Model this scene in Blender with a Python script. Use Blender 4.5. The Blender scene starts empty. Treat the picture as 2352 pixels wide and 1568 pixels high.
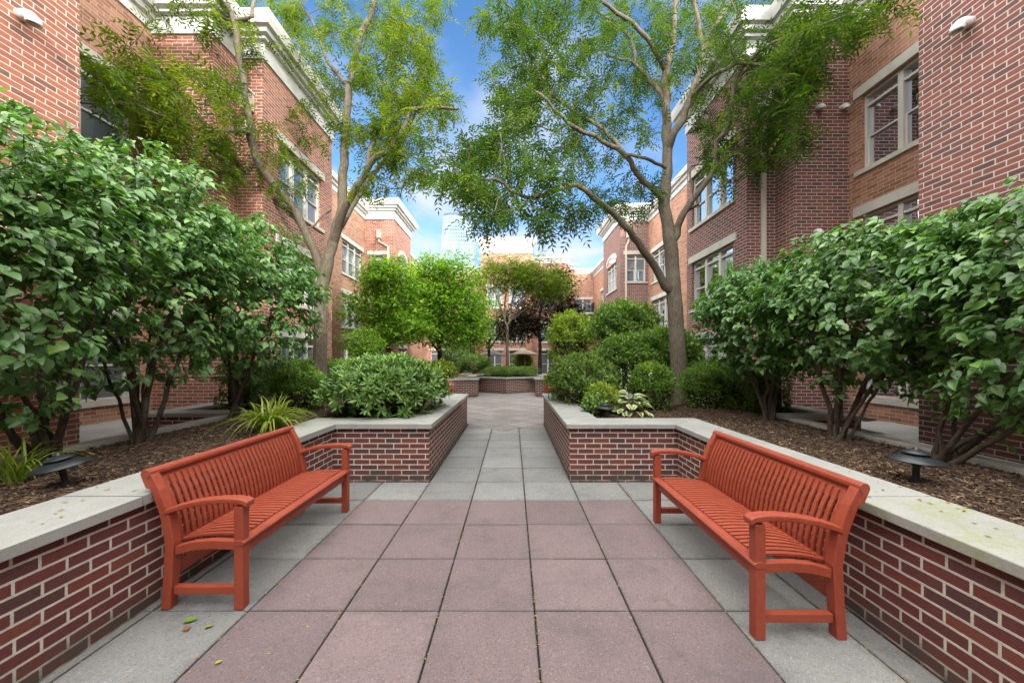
import bpy, math, random
import numpy as np
R = math.radians
rng = np.random.default_rng(11)
random.seed(5)
sc = bpy.context.scene
COL = sc.collection
# ------------------------------------------------------------------ camera
CAMH, F, VX, VY = 1.60, 839.0, 1178.0, 822.0
cam_d = bpy.data.cameras.new('camera')
cam = bpy.data.objects.new('camera', cam_d); COL.objects.link(cam)
cam.location = (0, 0, CAMH); cam.rotation_euler = (R(90), 0, 0)
cam_d.sensor_width = 36; cam_d.lens = 36 * F / 2352
cam_d.shift_y = (VY - 784) / 2352; cam_d.shift_x = -(VX - 1176) / 2352
cam_d.clip_start = 0.05; cam_d.clip_end = 3000
sc.camera = cam
def P(x, y, Y):
    return np.array([(x - VX) * Y / F, Y, CAMH - (y - VY) * Y / F])
# ------------------------------------------------------------------ object helpers
def link(o, parent=None):
    COL.objects.link(o)
    if parent is not None: o.parent = parent
    return o
def tag(o, label=None, cat=None, group=None, kind=None):
    if label: o['label'] = label
    if cat: o['category'] = cat
    if group: o['group'] = group
    if kind: o['kind'] = kind
    return o
def thing(name, label, cat, loc=(0, 0, 0), rz=0, group=None):
    o = bpy.data.objects.new(name, None); link(o)
    o.location = loc; o.rotation_euler = (0, 0, rz); o.empty_display_size = .2
    return tag(o, label, cat, group)
def copy_tree(o, parent=None):
    c = o.copy(); COL.objects.link(c)
    if parent is not None: c.parent = parent
    for ch in list(o.children): copy_tree(ch, c)
    return c
def npmesh(name, V, Fc, mat, parent=None, smooth=False, tint=None, edge=None, uv=None):
    V = np.asarray(V, np.float32); Fc = np.asarray(Fc, np.int32)
    me = bpy.data.meshes.new(name); k = Fc.shape[1]; n = len(Fc)
    me.vertices.add(len(V)); me.vertices.foreach_set('co', V.ravel())
    me.loops.add(n * k); me.loops.foreach_set('vertex_index', Fc.ravel())
    me.polygons.add(n); me.polygons.foreach_set('loop_start', np.arange(0, n * k, k, dtype=np.int32))
    me.polygons.foreach_set('use_smooth', np.full(n, smooth, dtype=bool))
    if tint is not None:
        me.attributes.new('tint', 'FLOAT', 'POINT').data.foreach_set('value', np.asarray(tint, np.float32))
    if edge is not None:
        me.attributes.new('edge', 'FLOAT', 'POINT').data.foreach_set('value', np.asarray(edge, np.float32))
    if uv is not None:
        me.uv_layers.new(name='UVMap').data.foreach_set('uv', np.asarray(uv, np.float32).ravel())
    me.update(calc_edges=True); me.validate()
    me.materials.append(mat)
    return link(bpy.data.objects.new(name, me), parent)
class MB:
    def __init__(s): s.v = []; s.f = []; s.uv = []; s.t = []
    def face(s, pts, uv=None, t=0.5):
        b = len(s.v); s.v += [tuple(map(float, p)) for p in pts]
        s.f.append(tuple(range(b, b + len(pts))))
        s.uv += [tuple(u) for u in (uv if uv is not None else [(0, 0)] * len(pts))]
        s.t.append(t)
    def box(s, x0, x1, y0, y1, z0, z1, t=0.5, skip=()):
        p = lambda a, b, c: ((x0, x1)[a], (y0, y1)[b], (z0, z1)[c])
        fs = {'-x': [(0,1,0),(0,0,0),(0,0,1),(0,1,1)], '+x': [(1,0,0),(1,1,0),(1,1,1),(1,0,1)],
              '-y': [(0,0,0),(1,0,0),(1,0,1),(0,0,1)], '+y': [(1,1,0),(0,1,0),(0,1,1),(1,1,1)],
              '-z': [(0,1,0),(1,1,0),(1,0,0),(0,0,0)], '+z': [(0,0,1),(1,0,1),(1,1,1),(0,1,1)]}
        for k, q in fs.items():
            if k in skip: continue
            pts = [p(*c) for c in q]
            if 'x' in k: uv = [(a[1], a[2]) for a in pts]
            elif 'y' in k: uv = [(a[0], a[2]) for a in pts]
            else: uv = [(a[0], a[1]) for a in pts]
            s.face(pts, uv, t)
    def prism(s, poly_a, poly_b, t=.5):
        n = len(poly_a)
        s.face(poly_a[::-1], None, t); s.face(poly_b, None, t)
        for i in range(n):
            j = (i + 1) % n
            s.face([poly_a[i], poly_a[j], poly_b[j], poly_b[i]], None, t)
    def sweep(s, pts, w, h, side, up, t=.5):
        """rectangular bar along pts; side/up constant vectors"""
        side = np.array(side, float); up = np.array(up, float); rings = []
        for p in pts:
            p = np.array(p, float)
            rings.append([p - side*w/2 - up*h/2, p + side*w/2 - up*h/2, p + side*w/2 + up*h/2, p - side*w/2 + up*h/2])
        for a, b in zip(rings[:-1], rings[1:]):
            for i in range(4):
                j = (i + 1) % 4; s.face([a[i], a[j], b[j], b[i]], None, t)
        s.face(rings[0][::-1], None, t); s.face(rings[-1], None, t)
    def build(s, name, mat, parent=None, bevel=0, smooth=False, weld=True):
        me = bpy.data.meshes.new(name); me.from_pydata(s.v, [], s.f)
        ul = me.uv_layers.new(name='UVMap'); ul.data.foreach_set('uv', np.array(s.uv, np.float32).ravel())
        me.attributes.new('ftint', 'FLOAT', 'FACE').data.foreach_set('value', np.array(s.t, np.float32))
        if weld:
            import bmesh
            bm = bmesh.new(); bm.from_mesh(me)
            bmesh.ops.remove_doubles(bm, verts=bm.verts, dist=1e-5)
            bmesh.ops.recalc_face_normals(bm, faces=bm.faces)
            bm.to_mesh(me); bm.free()
        me.materials.append(mat)
        if smooth: me.polygons.foreach_set('use_smooth', [True] * len(me.polygons))
        o = link(bpy.data.objects.new(name, me), parent)
        if bevel:
            m = o.modifiers.new('bevel', 'BEVEL'); m.width = bevel; m.segments = 2; m.limit_method = 'ANGLE'; m.angle_limit = R(35)
        return o
def lathe(profile, n=24, c=(0, 0)):
    """profile [(r,z)] -> V, quads"""
    V = []; Fq = []
    a = np.linspace(0, 2*math.pi, n, endpoint=False)
    for r, z in profile:
        V += [(c[0] + r*math.cos(t), c[1] + r*math.sin(t), z) for t in a]
    for i in range(len(profile) - 1):
        for j in range(n):
            k = (j + 1) % n
            Fq.append((i*n + j, i*n + k, (i+1)*n + k, (i+1)*n + j))
    return V, Fq
# ------------------------------------------------------------------ material helpers
class NT:
    def __init__(s, name):
        s.m = bpy.data.materials.new(name); s.m.use_nodes = True
        s.t = s.m.node_tree; s.t.nodes.clear()
        s.out = s.n('ShaderNodeOutputMaterial')
    def n(s, typ, **kw):
        d = s.t.nodes.new(typ)
        for k, v in kw.items(): setattr(d, k, v)
        return d
    def ln(s, a, b): s.t.links.new(a, b)
    def setin(s, sock, v):
        if isinstance(v, bpy.types.NodeSocket): s.ln(v, sock)
        elif isinstance(v, (tuple, list)) and len(v) == 3 and sock.type == 'RGBA': sock.default_value = (*v, 1)
        else: sock.default_value = v
    def math(s, op, a, b=0.0, c=0.0, clamp=False):
        d = s.n('ShaderNodeMath', operation=op, use_clamp=clamp)
        s.setin(d.inputs[0], a); s.setin(d.inputs[1], b); s.setin(d.inputs[2], c)
        return d.outputs[0]
    def mix(s, f, a, b, mode='MIX'):
        d = s.n('ShaderNodeMix', data_type='RGBA', blend_type=mode)
        s.setin(d.inputs[0], f); s.setin(d.inputs[6], a); s.setin(d.inputs[7], b)
        return d.outputs[2]
    def ramp(s, f, stops, interp='LINEAR'):
        d = s.n('ShaderNodeValToRGB'); cr = d.color_ramp; cr.interpolation = interp
        while len(cr.elements) < len(stops): cr.elements.new(0.5)
        for e, (p, c) in zip(cr.elements, stops):
            e.position = p; e.color = (*c, 1) if len(c) == 3 else c
        s.ln(f, d.inputs[0]); return d.outputs[0]
    def rng(s, v, a, b, c=0., d=1., smooth=False):
        q = s.n('ShaderNodeMapRange'); q.interpolation_type = 'SMOOTHSTEP' if smooth else 'LINEAR'
        s.setin(q.inputs[0], v)
        for i, x in enumerate((a, b, c, d)): q.inputs[1 + i].default_value = x
        return q.outputs[0]
    def pos(s): return s.n('ShaderNodeNewGeometry').outputs['Position']
    def noise(s, scale, detail=3, vec=None, rough=.55, dist=0.):
        d = s.n('ShaderNodeTexNoise'); d.inputs['Scale'].default_value = scale
        d.inputs['Detail'].default_value = detail; d.inputs['Roughness'].default_value = rough
        d.inputs['Distortion'].default_value = dist
        s.ln(vec if vec is not None else s.pos(), d.inputs['Vector']); return d.outputs['Fac']
    def vscale(s, v, xyz):
        d = s.n('ShaderNodeVectorMath', operation='MULTIPLY'); s.ln(v, d.inputs[0]); d.inputs[1].default_value = xyz
        return d.outputs[0]
    def bump(s, h, strength=.5, dist=.01):
        d = s.n('ShaderNodeBump'); d.inputs['Strength'].default_value = strength; d.inputs['Distance'].default_value = dist
        s.ln(h, d.inputs['Height']); return d.outputs['Normal']
    def attr(s, name):
        return s.n('ShaderNodeAttribute', attribute_name=name).outputs['Fac']
    def bsdf(s, col, rough=.6, spec=.5, metal=0., normal=None):
        d = s.n('ShaderNodeBsdfPrincipled')
        s.setin(d.inputs['Base Color'], col); s.setin(d.inputs['Roughness'], rough)
        s.setin(d.inputs['Specular IOR Level'], spec); s.setin(d.inputs['Metallic'], metal)
        if normal is not None: s.ln(normal, d.inputs['Normal'])
        return d.outputs[0]
    def done(s, sh): s.ln(sh, s.out.inputs['Surface']); return s.m
def plain(name, col, rough=.5, spec=.5, var=.12, scale=6., metal=0., bump=0.):
    t = NT(name); nz = t.noise(scale, 4)
    c = t.mix(t.rng(nz, .3, .7), tuple(x*(1-var) for x in col), tuple(min(1, x*(1+var)) for x in col))
    nrm = t.bump(t.noise(scale*18, 3), bump, .004) if bump else None
    return t.done(t.bsdf(c, rough, spec, metal, nrm))
def brick_mat(name, pal, mortar, w=.208, h=.0692, m=.0115, dirty=0., lightmort=1.0):
    t = NT(name)
    uv = t.n('ShaderNodeUVMap', uv_map='UVMap').outputs[0]
    sp = t.n('ShaderNodeSeparateXYZ'); t.ln(uv, sp.inputs[0])
    u, v = sp.outputs[0], sp.outputs[1]
    wob = t.noise(9, 2, uv)
    v2 = t.math('ADD', t.math('DIVIDE', v, h), t.math('MULTIPLY', t.math('SUBTRACT', wob, .5), .05))
    row = t.math('FLOOR', v2); fv = t.math('SUBTRACT', v2, row)
    off = t.math('MULTIPLY', t.math('MODULO', t.math('ADD', row, 200.), 2.), .5)
    cv = t.n('ShaderNodeCombineXYZ'); t.ln(row, cv.inputs[0]); cv.inputs[1].default_value = 7.3
    wr = t.n('ShaderNodeTexWhiteNoise', noise_dimensions='2D'); t.ln(cv.outputs[0], wr.inputs['Vector'])
    uu = t.math('ADD', t.math('ADD', t.math('DIVIDE', u, w), off), t.math('MULTIPLY', wr.outputs[0], .07))
    col = t.math('FLOOR', uu); fu = t.math('SUBTRACT', uu, col)
    du = t.math('MULTIPLY', t.math('MINIMUM', fu, t.math('SUBTRACT', 1., fu)), w)
    dv = t.math('MULTIPLY', t.math('MINIMUM', fv, t.math('SUBTRACT', 1., fv)), h)
    d = t.math('MINIMUM', du, dv)
    d = t.math('ADD', d, t.math('MULTIPLY', t.math('SUBTRACT', t.noise(90, 2, uv), .5), .004))
    mask = t.rng(d, m/2 - .0012, m/2 + .0016, smooth=True)
    cid = t.n('ShaderNodeCombineXYZ'); t.ln(col, cid.inputs[0]); t.ln(row, cid.inputs[1])
    wn = t.n('ShaderNodeTexWhiteNoise', noise_dimensions='2D'); t.ln(cid.outputs[0], wn.inputs['Vector'])
    base = t.ramp(wn.outputs[0], pal)
    fine = t.noise(55, 5, uv, .7)
    base = t.mix(1., base, t.ramp(fine, [(.25, (.66, .66, .68)), (.75, (1.25, 1.22, 1.2))]), 'MULTIPLY')
    big = t.noise(.55, 3, uv)
    base = t.mix(1., base, t.ramp(big, [(.3, (.86, .86, .87)), (.7, (1.12, 1.1, 1.08))]), 'MULTIPLY')
    mo = t.mix(t.rng(t.noise(7, 6, uv, .75), .3, .7), tuple(c*.68 for c in mortar), mortar)
    c = t.mix(mask, mo, base)
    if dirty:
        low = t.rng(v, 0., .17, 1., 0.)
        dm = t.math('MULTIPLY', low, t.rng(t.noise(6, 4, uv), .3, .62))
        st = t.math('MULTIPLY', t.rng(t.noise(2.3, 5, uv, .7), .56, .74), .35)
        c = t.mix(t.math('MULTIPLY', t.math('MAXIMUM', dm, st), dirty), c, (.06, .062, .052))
    ef = t.math('MULTIPLY', t.rng(t.noise(1.6, 7, uv, .75), .6, .78), .3)
    c = t.mix(ef, c, (.5, .47, .43))
    hgt = t.math('ADD', mask, t.math('MULTIPLY', fine, .35))
    return t.done(t.bsdf(c, .82, .25, 0, t.bump(hgt, .55, .006)))
def leaf_mat(name, stops, rough=.42, spec=.45, trans=.28, tcol=None, edge=None):
    t = NT(name); a = t.attr('tint')
    c = t.ramp(a, stops)
    nz = t.noise(14, 3)
    c = t.mix(1., c, t.ramp(nz, [(.3, (.84, .86, .8)), (.7, (1.14, 1.1, 1.05))]), 'MULTIPLY')
    if edge:
        e = t.math('ADD', t.attr('edge'), t.math('MULTIPLY', t.math('SUBTRACT', t.noise(40, 2), .5), .5))
        c = t.mix(t.rng(e, .42, .62), c, edge)
    p = t.bsdf(c, rough, spec, 0, t.bump(t.noise(120, 2), .25, .002))
    if trans:
        tr = t.n('ShaderNodeBsdfTranslucent')
        t.ln(t.mix(1., c, tcol or (1.5, 1.7, .55), 'MULTIPLY'), tr.inputs[0])
        mx = t.n('ShaderNodeMixShader'); mx.inputs[0].default_value = trans
        t.ln(p, mx.inputs[1]); t.ln(tr.outputs[0], mx.inputs[2]); p = mx.outputs[0]
    return t.done(p)
M = {}
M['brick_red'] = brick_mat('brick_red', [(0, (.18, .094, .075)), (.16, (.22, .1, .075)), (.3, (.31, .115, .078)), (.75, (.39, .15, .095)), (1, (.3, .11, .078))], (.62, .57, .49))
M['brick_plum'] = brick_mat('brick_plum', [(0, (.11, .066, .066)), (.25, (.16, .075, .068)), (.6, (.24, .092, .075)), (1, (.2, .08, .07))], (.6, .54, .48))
M['brick_orange'] = brick_mat('brick_orange', [(0, (.27, .125, .08)), (.4, (.4, .2, .13)), (.8, (.47, .25, .165)), (1, (.36, .175, .115))], (.55, .47, .37), m=.0095)
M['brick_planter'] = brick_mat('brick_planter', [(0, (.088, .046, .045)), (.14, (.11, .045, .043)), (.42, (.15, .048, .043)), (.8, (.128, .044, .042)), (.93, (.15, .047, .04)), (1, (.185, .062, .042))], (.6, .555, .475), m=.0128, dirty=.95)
def concrete(name, col, lichen=0., speck=.3, cracks=0.):
    t = NT(name); p = t.pos()
    c = t.ramp(t.noise(1.7, 6, p, .65), [(.25, tuple(x*.78 for x in col)), (.55, col), (.8, tuple(min(1, x*1.12) for x in col))])
    c = t.mix(1., c, t.ramp(t.noise(160, 3, p), [(.3, (1-speck,)*3), (.65, (1+speck*.45,)*3)]), 'MULTIPLY')
    c = t.mix(t.math('MULTIPLY', t.rng(t.noise(3.3, 7, p, .72), .56, .7), .5), c, tuple(x*.5 for x in col))
    sx = t.n('ShaderNodeSeparateXYZ'); t.ln(p, sx.inputs[0])
    if lichen:
        zone = t.math('MULTIPLY', t.rng(sx.outputs[0], 1.5, 2.1), t.rng(sx.outputs[1], 2.15, 2.3, 1., 0.))
        zone = t.math('MAXIMUM', zone, .12)
        l = t.math('MULTIPLY', t.math('MULTIPLY', t.rng(t.noise(6, 6, p, .75), .42, .58), t.rng(t.noise(45, 4, p, .7), .36, .56)), zone)
        c = t.mix(t.math('MULTIPLY', l, lichen), c, (.24, .27, .12))
    return t.done(t.bsdf(c, .85, .3, 0, t.bump(t.noise(110, 4, p), .35, .004)))
M['coping'] = concrete('coping', (.31, .312, .295), lichen=.8, speck=.2)
M['kerb'] = concrete('kerb', (.4, .39, .36), speck=.15)
M['walk'] = concrete('walk', (.5, .49, .48), speck=.12)
def paver_mat():
    t = NT('pavers'); p = t.pos(); a = t.attr('ftint')   # <.5 grey, >.5 red ; fraction = slab variation
    isred = t.math('COMPARE', a, 1.5, .5); iscourt = t.math('GREATER_THAN', a, 2.0); fr = t.math('FRACT', a)
    g = t.mix(fr, (.165, .167, .162), (.235, .237, .228)); r = t.mix(fr, (.15, .115, .117), (.195, .148, .148)); k = t.mix(fr, (.2, .18, .172), (.27, .245, .235))
    c = t.mix(iscourt, t.mix(isred, g, r), k)
    c = t.mix(1., c, t.ramp(t.noise(.9, 6, p, .7), [(.28, (.74, .76, .8)), (.5, (1, 1, 1)), (.75, (1.13, 1.1, 1.07))]), 'MULTIPLY')
    v = t.n('ShaderNodeTexVoronoi'); v.inputs['Scale'].default_value = 150; t.ln(p, v.inputs['Vector'])
    c = t.mix(1., c, t.ramp(v.outputs['Color'], [(.12, (.7, .7, .71)), (.4, (1, 1, 1)), (.8, (1.0, 1, 1)), (.95, (1.5, 1.47, 1.43))]), 'MULTIPLY')
    st = t.math('MAXIMUM', t.rng(t.noise(2.6, 6, p, .75), .54, .72), t.math('MULTIPLY', t.rng(t.noise(9, 6, p, .75), .58, .72), .6))
    c = t.mix(t.math('MULTIPLY', st, .68), c, (.085, .082, .076))
    uv = t.n('ShaderNodeUVMap', uv_map='UVMap').outputs[0]; sp = t.n('ShaderNodeSeparateXYZ'); t.ln(uv, sp.inputs[0])
    ed = t.math('MINIMUM', t.math('MINIMUM', sp.outputs[0], t.math('SUBTRACT', 1., sp.outputs[0])), t.math('MINIMUM', sp.outputs[1], t.math('SUBTRACT', 1., sp.outputs[1])))
    ed = t.math('MULTIPLY', t.rng(ed, 0., .075, 1., 0.), t.rng(t.noise(11, 4, p), .35, .7))
    c = t.mix(t.math('MULTIPLY', ed, .55), c, (.1, .095, .085))
    return t.done(t.bsdf(c, .88, .25, 0, t.bump(v.outputs['Distance'], .5, .003)))
M['paver'] = paver_mat()
def soil_mat(name, cols):
    t = NT(name); p = t.pos()
    v = t.n('ShaderNodeTexVoronoi'); v.inputs['Scale'].default_value = 38; t.ln(t.vscale(p, (1, 1.7, 1)), v.inputs['Vector'])
    c = t.ramp(v.outputs['Color'], cols)
    c = t.mix(1., c, t.ramp(t.noise(2, 4, p), [(.3, (.7, .7, .7)), (.7, (1.25, 1.2, 1.1))]), 'MULTIPLY')
    return t.done(t.bsdf(c, .95, .1, 0, t.bump(v.outputs['Distance'], 1., .03)))
M['mulch'] = soil_mat('mulch', [(.1, (.03, .021, .016)), (.5, (.085, .058, .042)), (.9, (.2, .145, .1))])
M['ground'] = soil_mat('ground', [(.1, (.05, .045, .035)), (.9, (.13, .12, .1))])
t = NT('chips'); M['chips'] = t.done(t.bsdf(t.ramp(t.attr('tint'), [(0, (.03, .02, .016)), (.5, (.1, .066, .046)), (.85, (.22, .155, .1)), (1, (.5, .41, .27))]), .9, .15))
def bark_mat(name, a, b, sc_=1.):
    t = NT(name); p = t.vscale(t.pos(), (1, 1, .22))
    n1 = t.noise(42*sc_, 5, p, .7); n2 = t.noise(2.5, 4)
    c = t.mix(t.rng(n1, .3, .7), a, b)
    c = t.mix(t.math('MULTIPLY', t.rng(n2, .5, .72), .45), c, (.2, .21, .15))
    return t.done(t.bsdf(c, .9, .2, 0, t.bump(n1, 1., .014)))
M['bark_grey'] = bark_mat('bark_grey', (.062, .051, .039), (.2, .168, .125))
M['bark_dark'] = bark_mat('bark_dark', (.025, .019, .015), (.095, .07, .052))
M['bark_mid'] = bark_mat('bark_mid', (.05, .036, .028), (.15, .105, .075))
G = lambda *s: list(zip([i/(len(s)-1) for i in range(len(s))], s))
M['lf_vib'] = leaf_mat('lf_vib', G((.055, .135, .042), (.09, .205, .058), (.13, .27, .074), (.22, .37, .085)), rough=.4, spec=.8, trans=.33)
M['lf_ash'] = leaf_mat('lf_ash', G((.04, .078, .008), (.075, .13, .011), (.135, .19, .014), (.23, .26, .018)), rough=.5, spec=.15, trans=.42)
M['lf_ash_shaded'] = leaf_mat('lf_ash_shaded', G((.024, .056, .009), (.044, .092, .012), (.075, .135, .016), (.15, .2, .02)), rough=.5, spec=.15, trans=.4)  # darker copy of the ash leaf, backlit shade of the right tree in its colour
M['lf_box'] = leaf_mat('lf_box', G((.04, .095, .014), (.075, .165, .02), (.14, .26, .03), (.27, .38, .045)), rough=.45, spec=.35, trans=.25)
M['lf_rhodo'] = leaf_mat('lf_rhodo', G((.05, .11, .03), (.095, .19, .045), (.15, .27, .06), (.27, .4, .1)), rough=.42, spec=.45, trans=.22)
M['lf_azalea'] = leaf_mat('lf_azalea', G((.045, .09, .018), (.08, .155, .026), (.13, .22, .035), (.24, .29, .06)), rough=.45, spec=.35, trans=.25)
M['lf_dog'] = leaf_mat('lf_dog', G((.065, .15, .016), (.12, .25, .022), (.22, .38, .035), (.4, .5, .12)), rough=.5, spec=.3, trans=.45)
M['lf_lime'] = leaf_mat('lf_lime', G((.09, .16, .018), (.17, .26, .028), (.27, .36, .04), (.38, .43, .08)), rough=.45, spec=.3, trans=.3)
M['lf_red'] = leaf_mat('lf_red', G((.016, .014, .01), (.028, .023, .014), (.045, .042, .018), (.06, .08, .02)), rough=.5, spec=.2, trans=.2, tcol=(1.5, 1., .6))
M['lf_lily'] = leaf_mat('lf_lily', G((.09, .17, .03), (.16, .25, .035), (.3, .34, .05), (.42, .38, .1)), rough=.45, trans=.3)
M['lf_hosta'] = leaf_mat('lf_hosta', G((.06, .15, .035), (.1, .21, .05)), rough=.42, trans=.2, edge=(.62, .6, .36))
M['lf_fallen'] = leaf_mat('lf_fallen', G((.1, .2, .03), (.3, .3, .06), (.36, .2, .06), (.22, .11, .05)), rough=.6, trans=.1)
def paint_mat():
    t = NT('bench_paint'); p = t.pos()
    g = t.noise(26, 4, t.vscale(p, (1, 1, 1)))
    c = t.mix(t.rng(g, .3, .7), (.25, .047, .024), (.31, .063, .032))
    c = t.mix(t.math('MULTIPLY', t.rng(t.noise(4, 5, p, .7), .58, .75), .3), c, (.26, .05, .03))
    wear = t.math('MULTIPLY', t.rng(t.noise(19, 7, p, .8), .6, .7), t.rng(t.noise(2.2, 3, p), .45, .6))
    c = t.mix(t.math('MULTIPLY', wear, .45), c, (.36, .15, .1))
    c = t.mix(t.math('MULTIPLY', t.rng(t.noise(7, 7, p, .8), .57, .72), .4), c, (.13, .035, .022))
    return t.done(t.bsdf(c, t.rng(g, .3, .7, .38, .55), .4, 0, t.bump(t.noise(70, 4, t.vscale(p, (1, .25, .25))), .22, .003)))
M['paint'] = paint_mat()
M['white'] = plain('white_trim', (.55, .55, .535), .55, .4, .06, 1.2)
M['stone'] = concrete('stone_trim', (.55, .54, .49), speck=.08)
M['frame'] = plain('window_frame', (.6, .59, .55), .45, .4, .05, 2)
M['plastic'] = plain('vent_plastic', (.74, .74, .72), .4, .5, .07, 8)
M['spout'] = plain('spout_metal', (.55, .5, .42), .45, .5, .06, 2)
M['black'] = plain('black_metal', (.018, .022, .026), .4, .5, .3, 12)
M['fabric'] = plain('umbrella_fabric', (.33, .27, .21), .9, .1, .08, 5)
M['greyfabric'] = plain('grey_fabric', (.2, .2, .2), .9, .1, .08, 5)
M['roof'] = plain('roof_felt', (.2, .2, .2), .9, .1, .2, 2)
def glass_mat():
    t = NT('window_glass')
    uv = t.n('ShaderNodeUVMap', uv_map='UVMap').outputs[0]; sp = t.n('ShaderNodeSeparateXYZ'); t.ln(uv, sp.inputs[0])
    z = sp.outputs[1]
    sl = t.math('FRACT', t.math('DIVIDE', z, .05)); sl = t.rng(sl, .12, .3)
    cid = t.math('FLOOR', t.math('DIVIDE', sp.outputs[0], .7))
    wn = t.n('ShaderNodeTexWhiteNoise', noise_dimensions='1D'); t.ln(cid, wn.inputs['W'])
    blind = t.mix(sl, (.09, .11, .13), t.mix(wn.outputs[0], (.11, .135, .16), (.17, .2, .22)))
    nb = t.bump(t.noise(1.3, 1), .06, .05)
    gl = t.n('ShaderNodeBsdfGlossy'); gl.inputs['Roughness'].default_value = .015; gl.inputs['Color'].default_value = (.8, .88, 1, 1); t.ln(nb, gl.inputs['Normal'])
    mx = t.n('ShaderNodeMixShader'); fr = t.n('ShaderNodeLayerWeight'); fr.inputs[0].default_value = .35
    t.ln(t.rng(fr.outputs['Fresnel'], 0, 1, .1, 1.), mx.inputs[0]); t.ln(t.bsdf(blind, .3, .3), mx.inputs[1]); t.ln(gl.outputs[0], mx.inputs[2])
    return t.done(mx.outputs[0])
M['glass'] = glass_mat()
def tower_mat():
    t = NT('tower_glass'); uv = t.n('ShaderNodeUVMap', uv_map='UVMap').outputs[0]; sp = t.n('ShaderNodeSeparateXYZ'); t.ln(uv, sp.inputs[0])
    fl = t.math('FRACT', t.math('DIVIDE', sp.outputs[1], 4.)); fm = t.rng(fl, .16, .2)
    fu = t.math('FRACT', t.math('DIVIDE', sp.outputs[0], 3.)); um = t.rng(fu, .1, .14)
    gl = t.mix(t.rng(t.noise(.045, 4, uv), .35, .65), (.06, .12, .19), (.17, .26, .35))
    c = t.mix(t.math('MULTIPLY', fm, um), (.26, .28, .3), gl)
    return t.done(t.bsdf(c, .25, .2))
M['tower'] = tower_mat()
M['towergrey'] = plain('tower_grey', (.07, .085, .09), .5, .2, .05, .1)
# ------------------------------------------------------------------ polyline helpers
def offset_path(path, d):
    """offset to the right of travel by d, mitred"""
    p = [np.array(q, float) for q in path]; n = len(p); out = []
    nr = []
    for a, b in zip(p[:-1], p[1:]):
        v = (b - a) / np.linalg.norm(b - a); nr.append(np.array([v[1], -v[0]]))
    for i in range(n):
        if i == 0: out.append(p[i] + nr[0]*d)
        elif i == n-1: out.append(p[i] + nr[-1]*d)
        else:
            m = nr[i-1] + nr[i]; q = m / max(1e-6, (m @ m)) * 2
            out.append(p[i] + q*d)
    return out
def profile_sweep(mb, path, prof, t=.5):
    rings = [[(*q, z) for q in offset_path(path, o)] for o, z in prof]
    rings = [offset_path(path, o) for o, z in prof]
    L = 0
    for i in range(len(path)-1):
        for k in range(len(prof)-1):
            a, b = rings[k], rings[k+1]; za, zb = prof[k][1], prof[k+1][1]
            mb.face([(*a[i], za), (*a[i+1], za), (*b[i+1], zb), (*b[i], zb)], None, t)
# ------------------------------------------------------------------ ground & paving
def sheet(name, x0, x1, y0, y1, z, mat, n=(1, 1), amp=0., kind='structure'):
    xs = np.linspace(x0, x1, n[0]+1); ys = np.linspace(y0, y1, n[1]+1)
    X, Y = np.meshgrid(xs, ys, indexing='ij'); Z = np.full_like(X, z)
    if amp: Z += amp*(np.sin(X*5.1+Y*2.3)*.4 + np.sin(X*11.3-Y*7.7)*.3 + np.sin(Y*9.1+X*3)*.3) + rng.normal(0, amp*.35, X.shape)
    V = np.stack([X.ravel(), Y.ravel(), Z.ravel()], 1); m = n[1]+1
    I, J = np.meshgrid(np.arange(n[0]), np.arange(n[1]), indexing='ij'); a = (I*m+J).ravel()
    o = npmesh(name, V, np.stack([a, a+m, a+m+1, a+1], 1), mat, smooth=bool(amp))
    return tag(o, kind=kind) if kind else o
sheet('ground', -1500, 1500, -60, 2500, -.03, M['ground'])
S = .605; GAP = .0055
pv = MB()
def slab(cx, cy, hx, hy, t, ang=0.):
    """bevelled slab top centred cx,cy"""
    dz = random.uniform(-.0015, .0015); tx, ty = random.uniform(-.0015, .0015), random.uniform(-.0015, .0015)
    b = .005; c, s = math.cos(ang), math.sin(ang)
    def q(u, v, z): return (cx + u*c - v*s, cy + u*s + v*c, z + dz + tx*u/hx + ty*v/hy)
    o = [(-1,-1),(1,-1),(1,1),(-1,1)]
    top = [q(a*(hx-b), e*(hy-b), 0) for a, e in o]; mid = [q(a*hx, e*hy, -b) for a, e in o]; bot = [q(a*hx, e*hy, -.028) for a, e in o]
    pv.face(top, [(0,0),(1,0),(1,1),(0,1)], t)
    for i in range(4):
        j = (i+1) % 4
        pv.face([mid[i], mid[j], top[j], top[i]], [(0,0)]*4, t); pv.face([bot[i], bot[j], mid[j], mid[i]], [(0,0)]*4, t)
X0 = .138; Y0 = 2.318
cols = [X0 + k*S for k in range(-4, 3)]
rows = [Y0 + k*.6 for k in range(-8, 4)]
for cx in range(-4, 4):
    xa = X0 + (cx-1)*S + 0.0; xb = xa + S
    for k in range(-9, 11):
        ya = Y0 + k*.6; yb = ya + .6
        if ya > 8.7: continue
        red = (xa > -1.75 and xb < 1.42) and yb < 4.2
        a, b = xa, xb
        if yb < 4.79:
            if a < -2.29: continue
            if cx == -3: a = max(a, -2.29)
        else:
            if a < -1.12 or b > .78: continue
            if yb > 8.2 and False: continue
        t = random.uniform(.05, .95) + (1 if red else 0)
        slab((a+b)/2, (ya+yb)/2, (b-a)/2-GAP, .3-GAP, t)
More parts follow.
